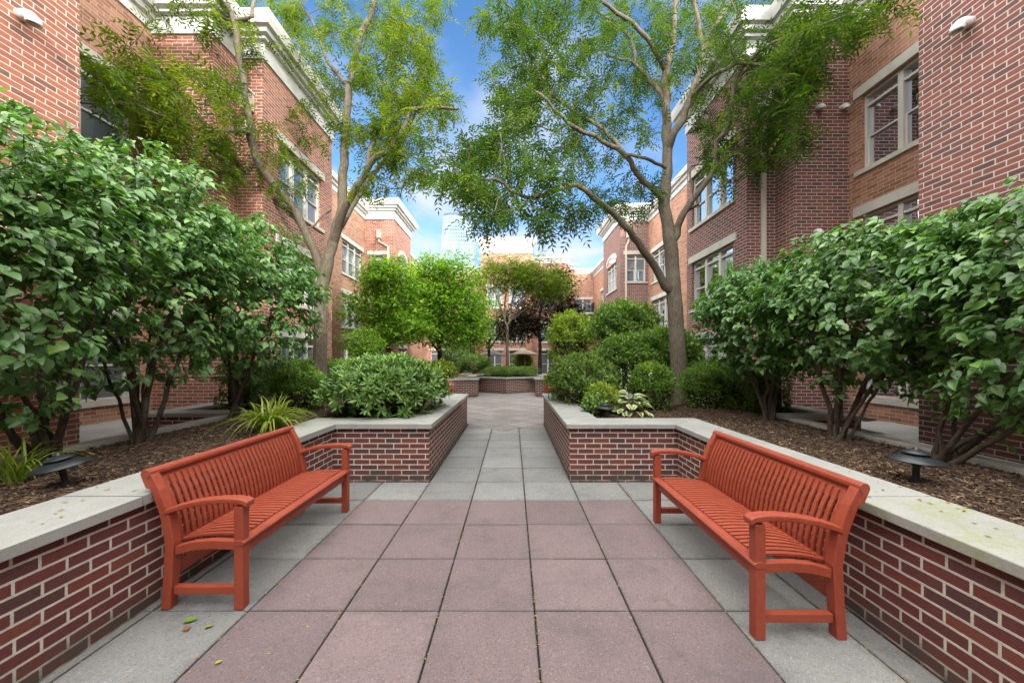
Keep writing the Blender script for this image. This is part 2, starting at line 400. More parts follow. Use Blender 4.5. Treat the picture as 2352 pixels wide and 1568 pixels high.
# edging strips along walls
for k in range(-4, 5):
    ya = Y0 + k*1.2 - .0; yb = min(ya+1.2, 4.72)
    if yb - ya < .1: continue
    slab((-2.345-2.293)/2, (ya+yb)/2, .026-.002, (yb-ya)/2-GAP, random.random()*.4)
    slab((1.955+2.14)/2, (ya+yb)/2, .092-GAP, (yb-ya)/2-GAP, random.random()*.5)
paving = pv.build('pavement', M['paver'], weld=False); tag(paving, kind='structure')
pv = MB()
# diagonal slabs of the middle court : 45 degrees, apex near (-.2, 7.95)
import itertools
h = .605/2
diag = []
for i in range(-18, 40):
    for j in range(-18, 40):
        u, v = (i+.5)*.605, (j+.5)*.605
        x = -.2 + (u - v)/math.sqrt(2); y = 7.98 + (u + v)/math.sqrt(2)
        if y > 27 or i < 0 or j < 0: continue
        if y < 8.9 and not (-1.5 < x < 1.1): continue
        if abs(x) > 7.5: continue
        t = random.uniform(.1, .9)+2
        slab(x, y, h-GAP, h-GAP, t, R(45))
# lift it so it laps over the last straight slabs
court = pv.build('pavement', M['paver'], weld=False); court.location.z = .004; tag(court, kind='structure')
# ------------------------------------------------------------------ planters
CT, CB = .742, .682      # coping top / bottom
LP = [(-2.345, -4), (-2.345, 4.78), (-1.10, 4.78), (-1.10, 8.78), (-2.95, 8.78), (-2.95, 14.95), (-1.47, 14.95), (-1.47, 15.6), (-3.6, 17.8), (-3.6, 24)]
RP = [(2.15, -4), (2.15, 4.78), (.745, 4.78), (.745, 8.85), (2.5, 8.85), (2.5, 15.1), (.95, 15.1), (.95, 15.8), (3.1, 18), (3.1, 24)]
OP = [(-.3 + 2.25*math.cos(R(a)), 18.65 + 2.25*math.sin(R(a))) for a in range(90, 451, 60)]
def wall_faces(mb, path, z0, z1, side):
    """vertical faces along path, UV = arclength, z"""
    L = 0
    for a, b in zip(path[:-1], path[1:]):
        l = math.dist(a, b)
        q = [(*a, z0), (*b, z0), (*b, z1), (*a, z1)]; uv = [(L, z0), (L+l, z0), (L+l, z1), (L, z1)]
        mb.face(q, uv); L += l
def coping_faces(path, out, inn, slabs=1.22):
    """slabs of stone along the path, mitred; positive = right of travel"""
    A = offset_path(path, out); B = offset_path(path, inn); mb = MB()
    for i in range(len(path)-1):
        a0, a1, b0, b1 = A[i], A[i+1], B[i], B[i+1]
        L = np.linalg.norm(np.array(path[i+1]) - np.array(path[i])); n = max(1, round(L/slabs))
        cuts = np.linspace(0, 1, n+1)
        # straight cuts: project on the segment direction
        d = (np.array(path[i+1]) - np.array(path[i]))/L; o = np.array(path[i])
        nrm = np.array([d[1], -d[0]])
        for k in range(n):
            f0, f1 = cuts[k], cuts[k+1]; g = .0025
            def edge(f, P0, P1, off, sgn):
                if f in (0., 1.):
                    p = P0 if f == 0. else P1
                    return p + d*g*sgn
                return o + d*(L*f + g*sgn) + nrm*off
            p = [edge(f0, a0, a1, out, 1), edge(f1, a0, a1, out, -1), edge(f1, b0, b1, inn, -1), edge(f0, b0, b1, inn, 1)]
            dz = random.uniform(-.002, .002)
            mb.prism([(*q, CB) for q in p], [(*q, CT+dz) for q in p], random.random())
    return mb
def planter(path, side, label, kerb=None, extra=None, cop=True):
    t = thing('brick_planter', label, 'planter', (*path[0], 0))
    def par(o):
        o.parent = t; o.matrix_parent_inverse = t.matrix_basis.inverted(); return o
    t.location = (path[1][0], path[1][1], 0); bpy.context.view_layer.update()
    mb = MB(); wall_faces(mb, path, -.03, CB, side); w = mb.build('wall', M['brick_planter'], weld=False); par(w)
    c = coping_faces(path, .045*side, -.46*side).build('coping', M['coping'], bevel=.006); par(c)
    if kerb is not None:
        k = MB()
        for bx in kerb: k.box(*bx)
        par(k.build('kerb', M['kerb'], bevel=.01))
    if extra:
        for e in extra:
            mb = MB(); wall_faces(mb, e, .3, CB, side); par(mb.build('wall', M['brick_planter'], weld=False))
            par(coping_faces(e, .045*side, -.34*side).build('coping', M['coping'], bevel=.006))
    return t
# left: travel +Y, courtyard on the right side
planter(LP, 1, 'long red brick planter with pale stone coping behind the bench on the left', kerb=[(-4.52, -4.34, -4, 5.68, .3, .72)],
        extra=[[(-5.8, 7.28), (-5.8, 5.7), (-4.3, 5.7)]])
planter(RP, -1, 'long red brick planter with lichen-spotted coping behind the bench on the right', kerb=[(4.06, 4.24, -4, 5.35, .3, .715)],
        extra=[[(5.15, 7.28), (5.15, 5.4), (4.04, 5.4)]])
oc = thing('brick_planter', 'six-sided brick planter with slim tree and low hedge in the middle of the far court', 'planter', (0, 0, 0))
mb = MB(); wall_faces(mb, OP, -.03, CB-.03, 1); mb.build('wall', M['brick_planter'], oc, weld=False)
c = coping_faces(OP, .05, -.4, 1.2).build('coping', M['coping'], oc, bevel=.006); c.location.z = -.03
# raised walks beside the buildings
for nm, b in (('walkway', (-7.2, -4.52, -4, 7.3, .2, .47)), ('walkway', (4.24, 6.74, -4, 7.32, .2, .46))):
    mb = MB()
    n = 16; ys = np.linspace(b[2], b[3], n)
    for k in range(n-1): mb.box(b[0], b[1], ys[k]+.003, ys[k+1]-.003, b[4], b[5])
    tag(mb.build(nm, M['walk'], bevel=.004), kind='structure')
# soil
SZ = .655
def soil(x0, x1, y0, y1, z=SZ):
    n = (max(2, int((x1-x0)/.09)), max(2, int((y1-y0)/.09)))
    return sheet('mulch', x0, x1, y0, y1, z, M['mulch'], n, .014)
for b in ((-4.35, -2.55, -4, 5.7), (-5.8, -1.3, 5.7, 8.6), (-7.1, -3.1, 8.6, 26), (2.35, 4.07, -4, 5.4), (.95, 5.6, 5.4, 8.6), (2.65, 6.7, 8.6, 26), (-2.55, -1.3, 4.95, 5.7), (.95, 2.35, 4.95, 5.4), (-3.1, -1.65, 15.1, 17), (1.15, 2.65, 15.3, 17.5)):
    soil(*b)
sheet('mulch', -2.1, 1.5, 16.9, 20.4, .6, M['mulch'], (20, 20), .02)
# ------------------------------------------------------------------ windows, facades
def facade_frame(a, b, side):
    a, b = np.array(a, float), np.array(b, float); L = np.linalg.norm(b-a); d = (b-a)/L
    n = np.array([d[1], -d[0]])*side
    def pos(u, z, dep=0.):
        q = a + d*u - n*dep; return (q[0], q[1], z)
    return L, pos
def ubox(mb, pos, u0, u1, z0, z1, d0, d1, t=.5):
    A = [pos(u0, z0, d0), pos(u1, z0, d0), pos(u1, z1, d0), pos(u0, z1, d0)]
    B = [pos(u0, z0, d1), pos(u1, z0, d1), pos(u1, z1, d1), pos(u0, z1, d1)]
    mb.prism(B, A, t)
def window(par, pos, u0, u1, z0, z1, bays, transom=True, arch=False, door=False):
    fr = MB(); e = .045
    ubox(fr, pos, u0, u1, z0, z0+e, .07, .15); ubox(fr, pos, u0, u1, z1-e, z1, .07, .15)
    ubox(fr, pos, u0, u0+e, z0+e, z1-e, .07, .15); ubox(fr, pos, u1-e, u1, z0+e, z1-e, .07, .15)
    w = (u1-u0)/bays; H = z1-z0
    zt = z0 + H*.85
    for k in range(1, bays):
        u = u0+k*w; ubox(fr, pos, u-.045, u+.045, z0+e, z1-e, .06, .15)
    zz = z0 + H*.43
    for k in range(bays):
        a = u0+k*w+(.045 if k else e); b = u0+(k+1)*w-(.045 if k < bays-1 else e)
        if transom: ubox(fr, pos, a, b, zt-.022, zt+.022, .075, .148)
        ubox(fr, pos, a, b, zz-.016, zz+.016, .095, .148)
        ubox(fr, pos, a, a+.03, z0+e, zz, .1, .148); ubox(fr, pos, b-.03, b, z0+e, zz, .1, .148)
    o = fr.build('window', M['frame'], par, weld=False)
    pn = MB(); ph = random.random()*50
    pn.face([pos(u0, z0, .135), pos(u1, z0, .135), pos(u1, z1, .135), pos(u0, z1, .135)], [(ph, z0), (ph+u1-u0, z0), (ph+u1-u0, z1), (ph, z1)])
    pn.build('pane', M['glass'], o, weld=False)
    s = MB(); ubox(s, pos, u0-.1, u1+.1, z0-.085, z0-.002, -.05, .12); s.build('sill', M['stone'], o, weld=False)
    l = MB()
    if arch:
        tp = MB(); n = 14; r = (u1-u0)/2+.12; cu = (u0+u1)/2; rise = .42
        for k in range(n):
            f0, f1 = -1+2*k/n, -1+2*(k+1)/n
            g = lambda f: z1+.002+rise*math.sqrt(max(0, 1-f*f))
            g2 = lambda f: g(f)*1+.15
            A = [pos(cu+r*f0*.86, g(f0*.98)-.0, -.03), pos(cu+r*f1*.86, g(f1*.98), -.03), pos(cu+r*f1, g2(f1), -.03), pos(cu+r*f0, g2(f0), -.03)]
            B = [pos(cu+r*f0*.86, g(f0*.98)-.0, .1), pos(cu+r*f1*.86, g(f1*.98), .1), pos(cu+r*f1, g2(f1), .1), pos(cu+r*f0, g2(f0), .1)]
            l.prism(B, A)
            tp.face([pos(cu+r*f0*.86, z1, -.01), pos(cu+r*f1*.86, z1, -.01), pos(cu+r*f1*.86, g(f1*.98), -.01), pos(cu+r*f0*.86, g(f0*.98), -.01)], [(ph, 1.02)]*4)
        tp.build('pane', M['glass'], o, weld=False)
    else: ubox(l, pos, u0-.13, u1+.13, z1+.002, z1+.185, -.035, .12)
    l.build('lintel', M['stone'], o, weld=False)
    return o
def facade(par, a, b, side, z0, z1, mat, wins=(), u_off=0., label=None):
    """wins: (u0,u1,z0,z1,bays,opts)"""
    L, pos = facade_frame(a, b, side)
    us = sorted({0., L, *[w[0] for w in wins], *[w[1] for w in wins]}); zs = sorted({z0, z1, *[w[2] for w in wins], *[w[3] for w in wins]})
    mb = MB()
    for i in range(len(us)-1):
        for j in range(len(zs)-1):
            cu, cz = (us[i]+us[i+1])/2, (zs[j]+zs[j+1])/2
            if any(w[0] < cu < w[1] and w[2] < cz < w[3] for w in wins): continue
            q = [(us[i], zs[j]), (us[i+1], zs[j]), (us[i+1], zs[j+1]), (us[i], zs[j+1])]
            mb.face([pos(u, z) for u, z in q], [(u+u_off, z) for u, z in q])
    for w in wins:
        for (p, q) in (((w[0], w[2]), (w[0], w[3])), ((w[0], w[3]), (w[1], w[3])), ((w[1], w[3]), (w[1], w[2])), ((w[1], w[2]), (w[0], w[2]))):
            mb.face([pos(*p), pos(*q), pos(*q, .15), pos(*p, .15)], [(u_off, p[1]), (u_off, q[1]), (u_off+.15, q[1]), (u_off+.15, p[1])])
    o = mb.build('wall', mat, par, weld=False)
    if label: o['label'] = label
    for w in wins:
        window(par, pos, *w[:5], **(w[5] if len(w) > 5 else {}))
    return o
FL = ((.85, 2.1), (2.95, 4.25), (5.22, 6.62))
def stack(u0, u1, bays, floors=FL, **o): return [(u0, u1, a, b, bays, o) for a, b in floors]
BIGP = [(0, 0), (.04, 0), (.04, .34), (.12, .36), (.12, .42), (.2, .44), (.22, .52), (.3, .54), (.34, .66), (.36, .78), (.0, .8)]
TANP = [(0, 0), (.03, 0), (.03, .2), (.1, .22), (.12, .32), (.2, .34), (.24, .46), (.24, .52), (.0, .54)]
def cornice(par, path, z, prof, side, sc_=1.):
    mb = MB(); profile_sweep(mb, path, [(o*side, z+h*sc_) for o, h in prof]); return mb.build('cornice', M['white'], par)
def lead_vent(par, x, y, z, side, size=1.):
    """white elbow hood on a wall whose outward normal is side*+X (or -Y if side==0)"""
    pts = []
    n = 7
    for k in range(n+1):
        a = math.pi/2*k/n*1.05
        pts.append((.06+.1*math.sin(a), 0, -.1*(1-math.cos(a))))
    pts = [(-.02, 0, 0)] + pts
    V = []; Fq = []; m = 14
    for i, p in enumerate(pts):
        a = 0 if i <= 1 else math.pi/2*(i-1)/n*1.05
        tx, tz = math.cos(a), -math.sin(a); nx, nz = math.sin(a), math.cos(a); r = .05 + (.008 if i > 5 else 0)
        for k in range(m):
            b = 2*math.pi*k/m
            V.append((p[0]+nx*r*math.cos(b), r*math.sin(b), p[2]+nz*r*math.cos(b)))
    for i in range(len(pts)-1):
        for k in range(m):
            j = (k+1) % m; Fq.append((i*m+k, i*m+j, (i+1)*m+j, (i+1)*m+k))
    V = np.array(V)
    if side == 0: V = np.stack([V[:, 1], -V[:, 0], V[:, 2]], 1)
    elif side < 0: V = V*np.array([-1, -1, 1])
    o = npmesh('vent_hood', V*size + np.array([x, y, z]), Fq, M['plastic'], par, smooth=True)
    m_ = o.modifiers.new('shell', 'SOLIDIFY'); m_.thickness = .008
    return o
def downspout(par, x, y, ztop, zbot, jog=0.):
    mb = MB(); y0 = y-.02
    mb.box(x-.1+jog, x+.1+jog, y0-.16, y-.001, ztop, ztop+.36)
    mb.box(x-.12+jog, x+.12+jog, y0-.18, y-.001, ztop+.36, ztop+.4)
    pts = [(x+jog, y0-.05, ztop), (x+jog, y0-.05, ztop-.15), (x, y0-.05, ztop-.4), (x, y0-.05, min(zbot, ztop-.41))]
    mb.sweep(pts, .085, .07, (1, 0, 0), (0, 1, 0))
    return mb.build('downspout', M['spout'], par, bevel=.006)
ZB, ZTL, ZTB = .2, 8.1, 8.05
def roof(par, path, z, xo, extra=()):
    pts = [(*q, z) for q in path]; pts += [(xo, path[-1][1], z), (xo, path[0][1], z)]
    mb = MB(); mb.face(pts); mb.box(min(xo, xo+.2*np.sign(-xo)), max(xo, xo+.2*np.sign(-xo)), path[0][1], path[-1][1], 0, z)
    for e in extra: mb.box(*e)
    return mb.build('roof', M['roof'], par, weld=False)
# ---- left building
LB = thing('brick_building', 'red and orange brick apartment building along the left side of the courtyard', 'building', (-7.2, 8, 0))
LB.location = (0, 0, 0)
lp = [(-5.6, -8.2), (-5.6, 4.72), (-7.2, 4.72), (-7.2, 7.3), (-5.99, 7.3), (-5.99, 7.9), (-5.4, 7.9), (-5.4, 10.9), (-7.2, 10.9), (-7.2, 17.8), (-5.8, 17.8), (-5.8, 20.7), (-7.2, 20.7), (-7.2, 31)]
ORL = 'orange brick wall set back between the red blocks'
FLT = ((.85, 2.3), (2.95, 4.35), (5.22, 6.66))
w = [None]*13
w[2] = stack(.55, 2.2, 2, FLT); w[6] = stack(.55, 2.4, 3); w[8] = stack(.6, 2.2, 2, FLT) + stack(4.5, 6.55, 3, FLT)
w[9] = stack(.25, .95, 1); w[10] = [(.8, 2.1, a, b, 2, {'arch': i == 2}) for i, (a, b) in enumerate(FL)]
for i in range(13):
    tan = i in (2, 8, 12)
    facade(LB, lp[i], lp[i+1], 1, -.03, 8.12, M['brick_orange' if tan else 'brick_red'], w[i] or (), u_off=i*3.3, label=ORL if tan else None)
cornice(LB, lp[0:3], ZTB, BIGP, 1); cornice(LB, lp[2:4], ZTL, TANP, 1); cornice(LB, lp[3:9], ZTB, BIGP, 1)
cornice(LB, lp[8:10], ZTL+.22, TANP, 1); cornice(LB, lp[9:13], ZTB+.3, BIGP, 1, 1.15); cornice(LB, lp[12:14], ZTL+.2, TANP, 1)
mb = MB(); wall_faces(mb, lp[9:13], 8.12, 8.36, 1); mb.build('wall', M['brick_red'], LB, weld=False)
mb = MB(); wall_faces(mb, lp[8:10], 8.12, 8.33, 1); mb.build('wall', M['brick_orange'], LB, weld=False)
roof(LB, lp, 8.4, -16)
p = P(52, 35, 4.15); lead_vent(LB, -5.6, p[1], p[2], 1)
downspout(LB, -5.69, 7.9, 6.9, 6.3); downspout(LB, -6.05, 17.8, 7.4, .65, -.45)
# ---- right building
RB = thing('brick_building', 'plum and tan brick apartment building along the right side of the courtyard', 'building', (0, 0, 0))
rp = [(5.51, -8.0), (5.51, 4.96), (6.74, 4.96), (6.74, 7.32), (5.65, 7.32), (5.65, 7.85), (5.03, 7.85), (5.03, 10.55), (6.74, 10.55), (6.74, 18.2), (5.36, 18.2), (5.36, 21.6), (6.74, 21.6), (6.74, 31)]
w = [None]*13
w[2] = stack(.12, 2.11, 3, FLT); w[6] = stack(.5, 2.42, 3); w[8] = stack(.8, 2.6, 3, FLT) + stack(4.4, 7.1, 4, FLT)
w[9] = stack(.12, 1.1, 2, ((.85, 2.1), (2.6, 4.0), (5.4, 6.75))); w[10] = [(.7, 2.6, a, b, 3, {'arch': i == 2}) for i, (a, b) in enumerate(FL)]
w[12] = stack(1.2, 2.6, 2, FLT) + stack(5.2, 6.4, 2, FLT)
for i in range(13):
    tan = i in (2, 8, 12)
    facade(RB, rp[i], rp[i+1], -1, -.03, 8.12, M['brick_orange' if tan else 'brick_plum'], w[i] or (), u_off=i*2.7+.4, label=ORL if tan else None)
cornice(RB, rp[0:3], ZTB, BIGP, -1); cornice(RB, rp[2:4], ZTL, TANP, -1); cornice(RB, rp[3:9], ZTB, BIGP, -1)
cornice(RB, rp[8:10], ZTL+.22, TANP, -1); cornice(RB, rp[9:13], ZTB+.35, BIGP, -1); cornice(RB, rp[12:14], ZTL+.2, TANP, -1)
mb = MB(); wall_faces(mb, rp[9:13], 8.12, 8.41, 1); mb.build('wall', M['brick_plum'], RB, weld=False)
mb = MB(); wall_faces(mb, rp[8:10], 8.12, 8.33, 1); wall_faces(mb, rp[12:14], 8.12, 8.31, 1); mb.build('wall', M['brick_orange'], RB, weld=False)
roof(RB, rp, 8.4, 16)
# unseen wing behind the viewer, added and sized to shade the court
REAR_Y, REAR_Z = -8.0, 7.7
facade(RB, (16, REAR_Y), (-5.62, REAR_Y), 1, -.03, REAR_Z, M['brick_plum'], [(u, u+1.8, a, b, 3) for u in (9.3, 12.6, 15.9) for a, b in FL])
mb = MB(); mb.box(-5.62, 16, -14, REAR_Y-.16, REAR_Z-.2, REAR_Z-.003); mb.box(-5.62, 16, -14.3, -14, 0, REAR_Z); mb.build('roof', M['roof'], RB, weld=False)
p = P(2240, 50, 4.6); lead_vent(RB, 5.51, 4.4, 1.6+770*4.4/F, -1)
for x, y in ((1877, 250), (1932, 249), (1873, 533)):
    q = P(x, y, 7.32); lead_vent(RB, q[0], 7.32, q[2], 0, .8)
downspout(RB, 5.34, 7.85, 6.9, .65); downspout(RB, 5.62, 18.2, 7.55, .65, .12)
# ---- far building
FB = thing('brick_building', 'sunlit orange brick building with tall white cornice closing the far end', 'building', (0, 0, 0))
FY = 29.0
fx = lambda px: (px-VX)*FY/F
fz = lambda py: CAMH-(py-VY)*FY/F
fp = [(-7.6, FY+1.2), (fx(1100)+.15, FY+1.2), (fx(1100)+.15, FY), (fx(1226)-.15, FY), (fx(1226)-.15, FY+.6), (fx(1309), FY+.6), (fx(1309), FY+1.), (fx(1325), FY+1.), (fx(1325), FY+1.6), (7.2, FY+1.6)]
tops = [fz(620), 0, fz(581), 0, fz(600), 0, fz(612), 0, fz(618)]
tops[1] = tops[3] = fz(581); tops[5] = fz(600); tops[7] = fz(612)
W3 = ((.3, 2.2), (2.9, 4.4), (5.6, 7.2))
for i in range(9):
    L = math.dist(fp[i], fp[i+1]); wins = ()
    if i == 0: wins = stack(.8, 2.2, 2, W3) + stack(3.1, 4.2, 2, W3)
    if i == 2: wins = stack(.5, 1.7, 2, W3) + stack(L-1.8, L-.6, 2, W3)
    if i == 4: wins = stack(.6, 2.1, 2, W3)
    if i == 8: wins = [(.1, 1.5, 4.3, 6.5, 2)]
    facade(FB, fp[i], fp[i+1], 1, -.03, tops[i], M['brick_orange' if i in (0, 2, 6, 8) else 'brick_red'], wins, u_off=i*1.7)
cornice(FB, fp[0:2], tops[0], TANP, 1); cornice(FB, fp[1:5], tops[2], BIGP, 1, 1.45); cornice(FB, fp[4:7], tops[4], TANP, 1, .95)
cornice(FB, fp[6:9], tops[6], TANP, 1, .8); cornice(FB, fp[8:10], tops[8], TANP, 1, .75)
mb = MB(); mb.face([(*q, 8.3) for q in fp] + [(7.2, FY+9, 8.3), (-7.2, FY+9, 8.3)]); mb.box(-7.2, 7.2, FY+9, FY+9.2, 0, 9)
mb.box(fx(1100)+.2, fx(1226)-.2, FY+.2, FY+6, tops[2]-.3, tops[2]+.9); mb.build('roof', M['roof'], FB, weld=False)
# balcony with black railing
b = MB(); zb = fz(716); zt_ = fz(694); bx0, bx1 = fx(1322), fx(1368); by0, by1 = FY+.35, FY+1.58
b.box(bx0, bx1, by0, by1, zb-.12, zb-.01)
bal = b.build('balcony', M['stone'], FB)
b = MB()
for zz in (zb+.08, zt_): b.box(bx0, bx1, by0, by0+.04, zz, zz+.04); b.box(bx0, bx0+.04, by0+.04, by1, zz, zz+.04); b.box(bx1-.04, bx1, by0+.04, by1, zz, zz+.04)
for x in np.linspace(bx0+.01, bx1-.03, 17): b.box(x, x+.018, by0+.01, by0+.03, zb+.12, zt_)
for y in np.linspace(by0+.1, by1-.05, 11): b.box(bx0+.01, bx0+.03, y, y+.018, zb+.12, zt_); b.box(bx1-.03, bx1-.01, y, y+.018, zb+.12, zt_)
b.build('railing', M['black'], bal, weld=False)
# ---- glass tower far away
TW = thing('glass_tower', 'tall pale blue glass skyscraper rising far behind the courtyard', 'skyscraper', (0, 0, 0))
D = 400.; tx0, tx1 = (1012-VX)*D/F, (1089-VX)*D/F; tz = CAMH-(487-VY)*D/F
mb = MB()
foot = [(tx0+1.5, D+14), (tx0, D+3), (tx0+6, D), (tx1-6, D), (tx1, D+3), (tx1-1.5, D+14), (tx1-4, D+30), (tx0+4, D+30)]
cx_, cy_ = (tx0+tx1)/2, D+15
sh = lambda q, k: (cx_+(q[0]-cx_)*k, cy_+(q[1]-cy_)*k)
L = 0
for i in range(len(foot)):
    a, c = foot[i], foot[(i+1) % len(foot)]; l = math.dist(a, c)
    for z0, z1, k0, k1 in ((0, tz*.55, 1, 1), (tz*.55, tz*.86, 1, .96), (tz*.86, tz*.985, .96, .87)):
        mb.face([(*sh(a, k0), z0), (*sh(c, k0), z0), (*sh(c, k1), z1), (*sh(a, k1), z1)], [(L, z0), (L+l, z0), (L+l, z1), (L, z1)])
    L += l
mb.build('glazing', M['tower'], TW, weld=False)
mb = MB(); mb.prism([(*sh(q, .885), tz*.955) for q in foot], [(*sh(q, .86), tz) for q in foot]); mb.build('crown', M['towergrey'], TW)
# ------------------------------------------------------------------ vegetation toolkit
def nrm(a): return a/np.maximum(1e-9, np.linalg.norm(a, axis=-1, keepdims=True))
def leaf_tpl(n=4, w=.34, fold=.1, droop=.18, peak=.42, tip=1.6):
    """pointed oval leaf, length 1 along +x : V, tris, edge flag"""
    t = np.linspace(0, 1, n+1); wd = w*np.power(np.sin(math.pi*np.power(t, math.log(.5)/math.log(peak))), .8 if tip < 1.5 else 1.)
    V = []; E = []; Fq = []; idx = []
    for i, x in enumerate(t):
        z = -droop*x*x
        if i in (0, n): V.append((x, 0, z)); E.append(.4 if i else 0); idx.append((len(V)-1,)*3)
        else:
            V += [(x, wd[i], z+fold*wd[i]*1.5), (x, 0, z), (x, -wd[i], z+fold*wd[i]*1.5)]; E += [1, 0, 1]; k = len(V); idx.append((k-3, k-2, k-1))
    for a, b in zip(idx[:-1], idx[1:]):
        for p, q in ((0, 1), (1, 2)):
            quad = [a[p], a[q], b[q], b[p]]
            for tri in ((quad[0], quad[1], quad[2]), (quad[0], quad[2], quad[3])):
                if len(set(tri)) == 3: Fq.append(tri)
    return np.array(V), np.array(Fq), np.array(E, float)
QUAD = (np.array([(0, 0, 0), (.45, .27, .05), (1, 0, -.08), (.45, -.27, .05)]), np.array([(0, 3, 2), (0, 2, 1)]), np.zeros(4))
def scatter(tpl, pos, axis, normal, size, tint):
    V, T, E = tpl; n = len(pos)
    x = nrm(axis); z = nrm(normal - (normal*x).sum(1, keepdims=True)*x); y = np.cross(z, x)
    B = np.stack([x, y, z], 1)                                   # n,3,3
    W = pos[:, None, :] + (V[None]*size[:, None, None]) @ B
    Fc = (T[None] + (np.arange(n)*len(V))[:, None, None]).reshape(-1, T.shape[1])
    return W.reshape(-1, 3), Fc, np.repeat(tint, len(V)), np.tile(E, n)
def rdir(n): return nrm(rng.normal(size=(n, 3)))
def lump(p, s, amp):
    q = p*s
    return amp*(np.sin(q[:, 0]*1.3+q[:, 1]*2.1)+np.sin(q[:, 1]*1.7-q[:, 2]*2.3+1)+np.sin(q[:, 2]*1.9+q[:, 0]*2.7+2))/3
class Skel:
    def __init__(s): s.p = []; s.par = []; s.r = []
    def node(s, p, par, r): s.p.append(np.array(p, float)); s.par.append(par); s.r.append(r); return len(s.p)-1
    def line(s, pts, r0, r1, par=None, step=.16, wig=.012):
        pts = [np.array(p, float) for p in pts]
        if par is None and s.p:
            A = np.array(s.p); par = int(np.argmin(((A-pts[0])**2).sum(1)))
        n = len(pts); ext = [2*pts[0]-pts[1]]+pts+[2*pts[-1]-pts[-2]]; L = 0
        tot = sum(np.linalg.norm(b-a) for a, b in zip(pts[:-1], pts[1:]))
        prev = par if par is not None else -1
        if prev == -1: prev = s.node(pts[0], -1, r0)
        for i in range(n-1):
            p0, p1, p2, p3 = ext[i:i+4]; l = np.linalg.norm(p2-p1); k = max(1, int(l/step))
            for j in range(1, k+1):
                t = j/k
                q = .5*((2*p1)+(-p0+p2)*t+(2*p0-5*p1+4*p2-p3)*t*t+(-p0+3*p1-3*p2+p3)*t**3)
                f = (L+l*t)/tot
                prev = s.node(q+rng.normal(0, wig, 3), prev, r0+(r1-r0)*f)
            L += l
        return prev
    def attach(s, tips, step=.22, sag=.0, bend=.12, up=.0, lo=0):
        """join each tip to the closest limb; returns tip directions"""
        A = np.array(s.p); d = np.min(((tips[:, None]-A[None, lo:])**2).sum(2), 1) if len(tips)*len(A) < 4e6 else np.array([((A[lo:]-t)**2).sum(1).min() for t in tips])
        out = np.zeros_like(tips); cap = len(A)+len(tips)*14
        buf = np.zeros((cap, 3)); buf[:len(A)] = A; m = len(A)
        for i in np.argsort(d):
            t = tips[i]; dd = ((buf[lo:m]-t)**2).sum(1)
            dd = dd + up*np.maximum(0, buf[lo:m, 2]-t[2])**2*4
            j = int(np.argmin(dd))+lo; a = buf[j].copy(); l = math.dist(a, t); k = min(10, max(1, int(l/step)))
            off = rng.normal(0, bend*l, 3); prev = j
            for q in range(1, k+1):
                f = q/k; x = a+(t-a)*f+off*math.sin(math.pi*f)*.6; x[2] -= sag*l*math.sin(math.pi*f)*-.5
                prev = s.node(x, prev, 0)
                if m < cap: buf[m] = x; m += 1
            out[i] = s.p[prev]-s.p[s.par[prev]]
        return nrm(out)
    def mesh(s, name, mat, parent, rtip=.004, ex=.42, sides=7, cap=9.):
        n = len(s.p); cnt = np.zeros(n); ch = [[] for _ in range(n)]
        for i in range(n):
            if s.par[i] >= 0: ch[s.par[i]].append(i)
        for i in range(n-1, -1, -1):
            if not ch[i]: cnt[i] += 1
            if s.par[i] >= 0: cnt[s.par[i]] += cnt[i]
        r = np.maximum(np.minimum(rtip*np.power(np.maximum(cnt, 1), ex), cap), s.r)
        Ps = np.array(s.p); V = []; Fq = []; base = 0
        starts = [(i, -1) for i in range(n) if s.par[i] < 0]
        while starts:
            i, par = starts.pop(); ids = ([par] if par >= 0 else [])+[i]
            while ch[i]:
                o = sorted(ch[i], key=lambda c: -r[c]*10-cnt[c]*.001); starts += [(c, i) for c in o[1:]]; i = o[0]; ids.append(i)
            if len(ids) < 2: continue
            pts = Ps[ids]; rr = r[ids].copy()
            if par >= 0: rr[0] = min(rr[0], rr[1]*1.25)
            k = sides if rr.max() > .02 else (5 if rr.max() > .008 else 3)
            tg = nrm(np.gradient(pts, axis=0)); ref = np.array([.31, .17, .93]) if abs(tg[0] @ np.array([.31, .17, .93])) < .9 else np.array([.9, .3, .1])
            a = np.cross(tg, ref); a = nrm(a); b = np.cross(tg, a)
            th = np.linspace(0, 2*math.pi, k, endpoint=False)
            ring = pts[:, None]+rr[:, None, None]*(a[:, None]*np.cos(th)[None, :, None]+b[:, None]*np.sin(th)[None, :, None])
            m = len(ids); V.append(ring.reshape(-1, 3)); I, J = np.meshgrid(np.arange(m-1), np.arange(k), indexing='ij')
            J2 = (J+1) % k
            Fq.append(base+np.stack([I*k+J, I*k+J2, (I+1)*k+J2, (I+1)*k+J], -1).reshape(-1, 4)); base += m*k
        return npmesh(name, np.concatenate(V), np.concatenate(Fq), mat, parent, smooth=True)
def plant(name, label, cat, loc, group=None):
    return thing(name, label, cat, loc, 0, group)
def local(o, root):
    """keep world placement under a root that is moved to its base"""
    o.parent = root; o.location = (-root.location.x, -root.location.y, -root.location.z); return o
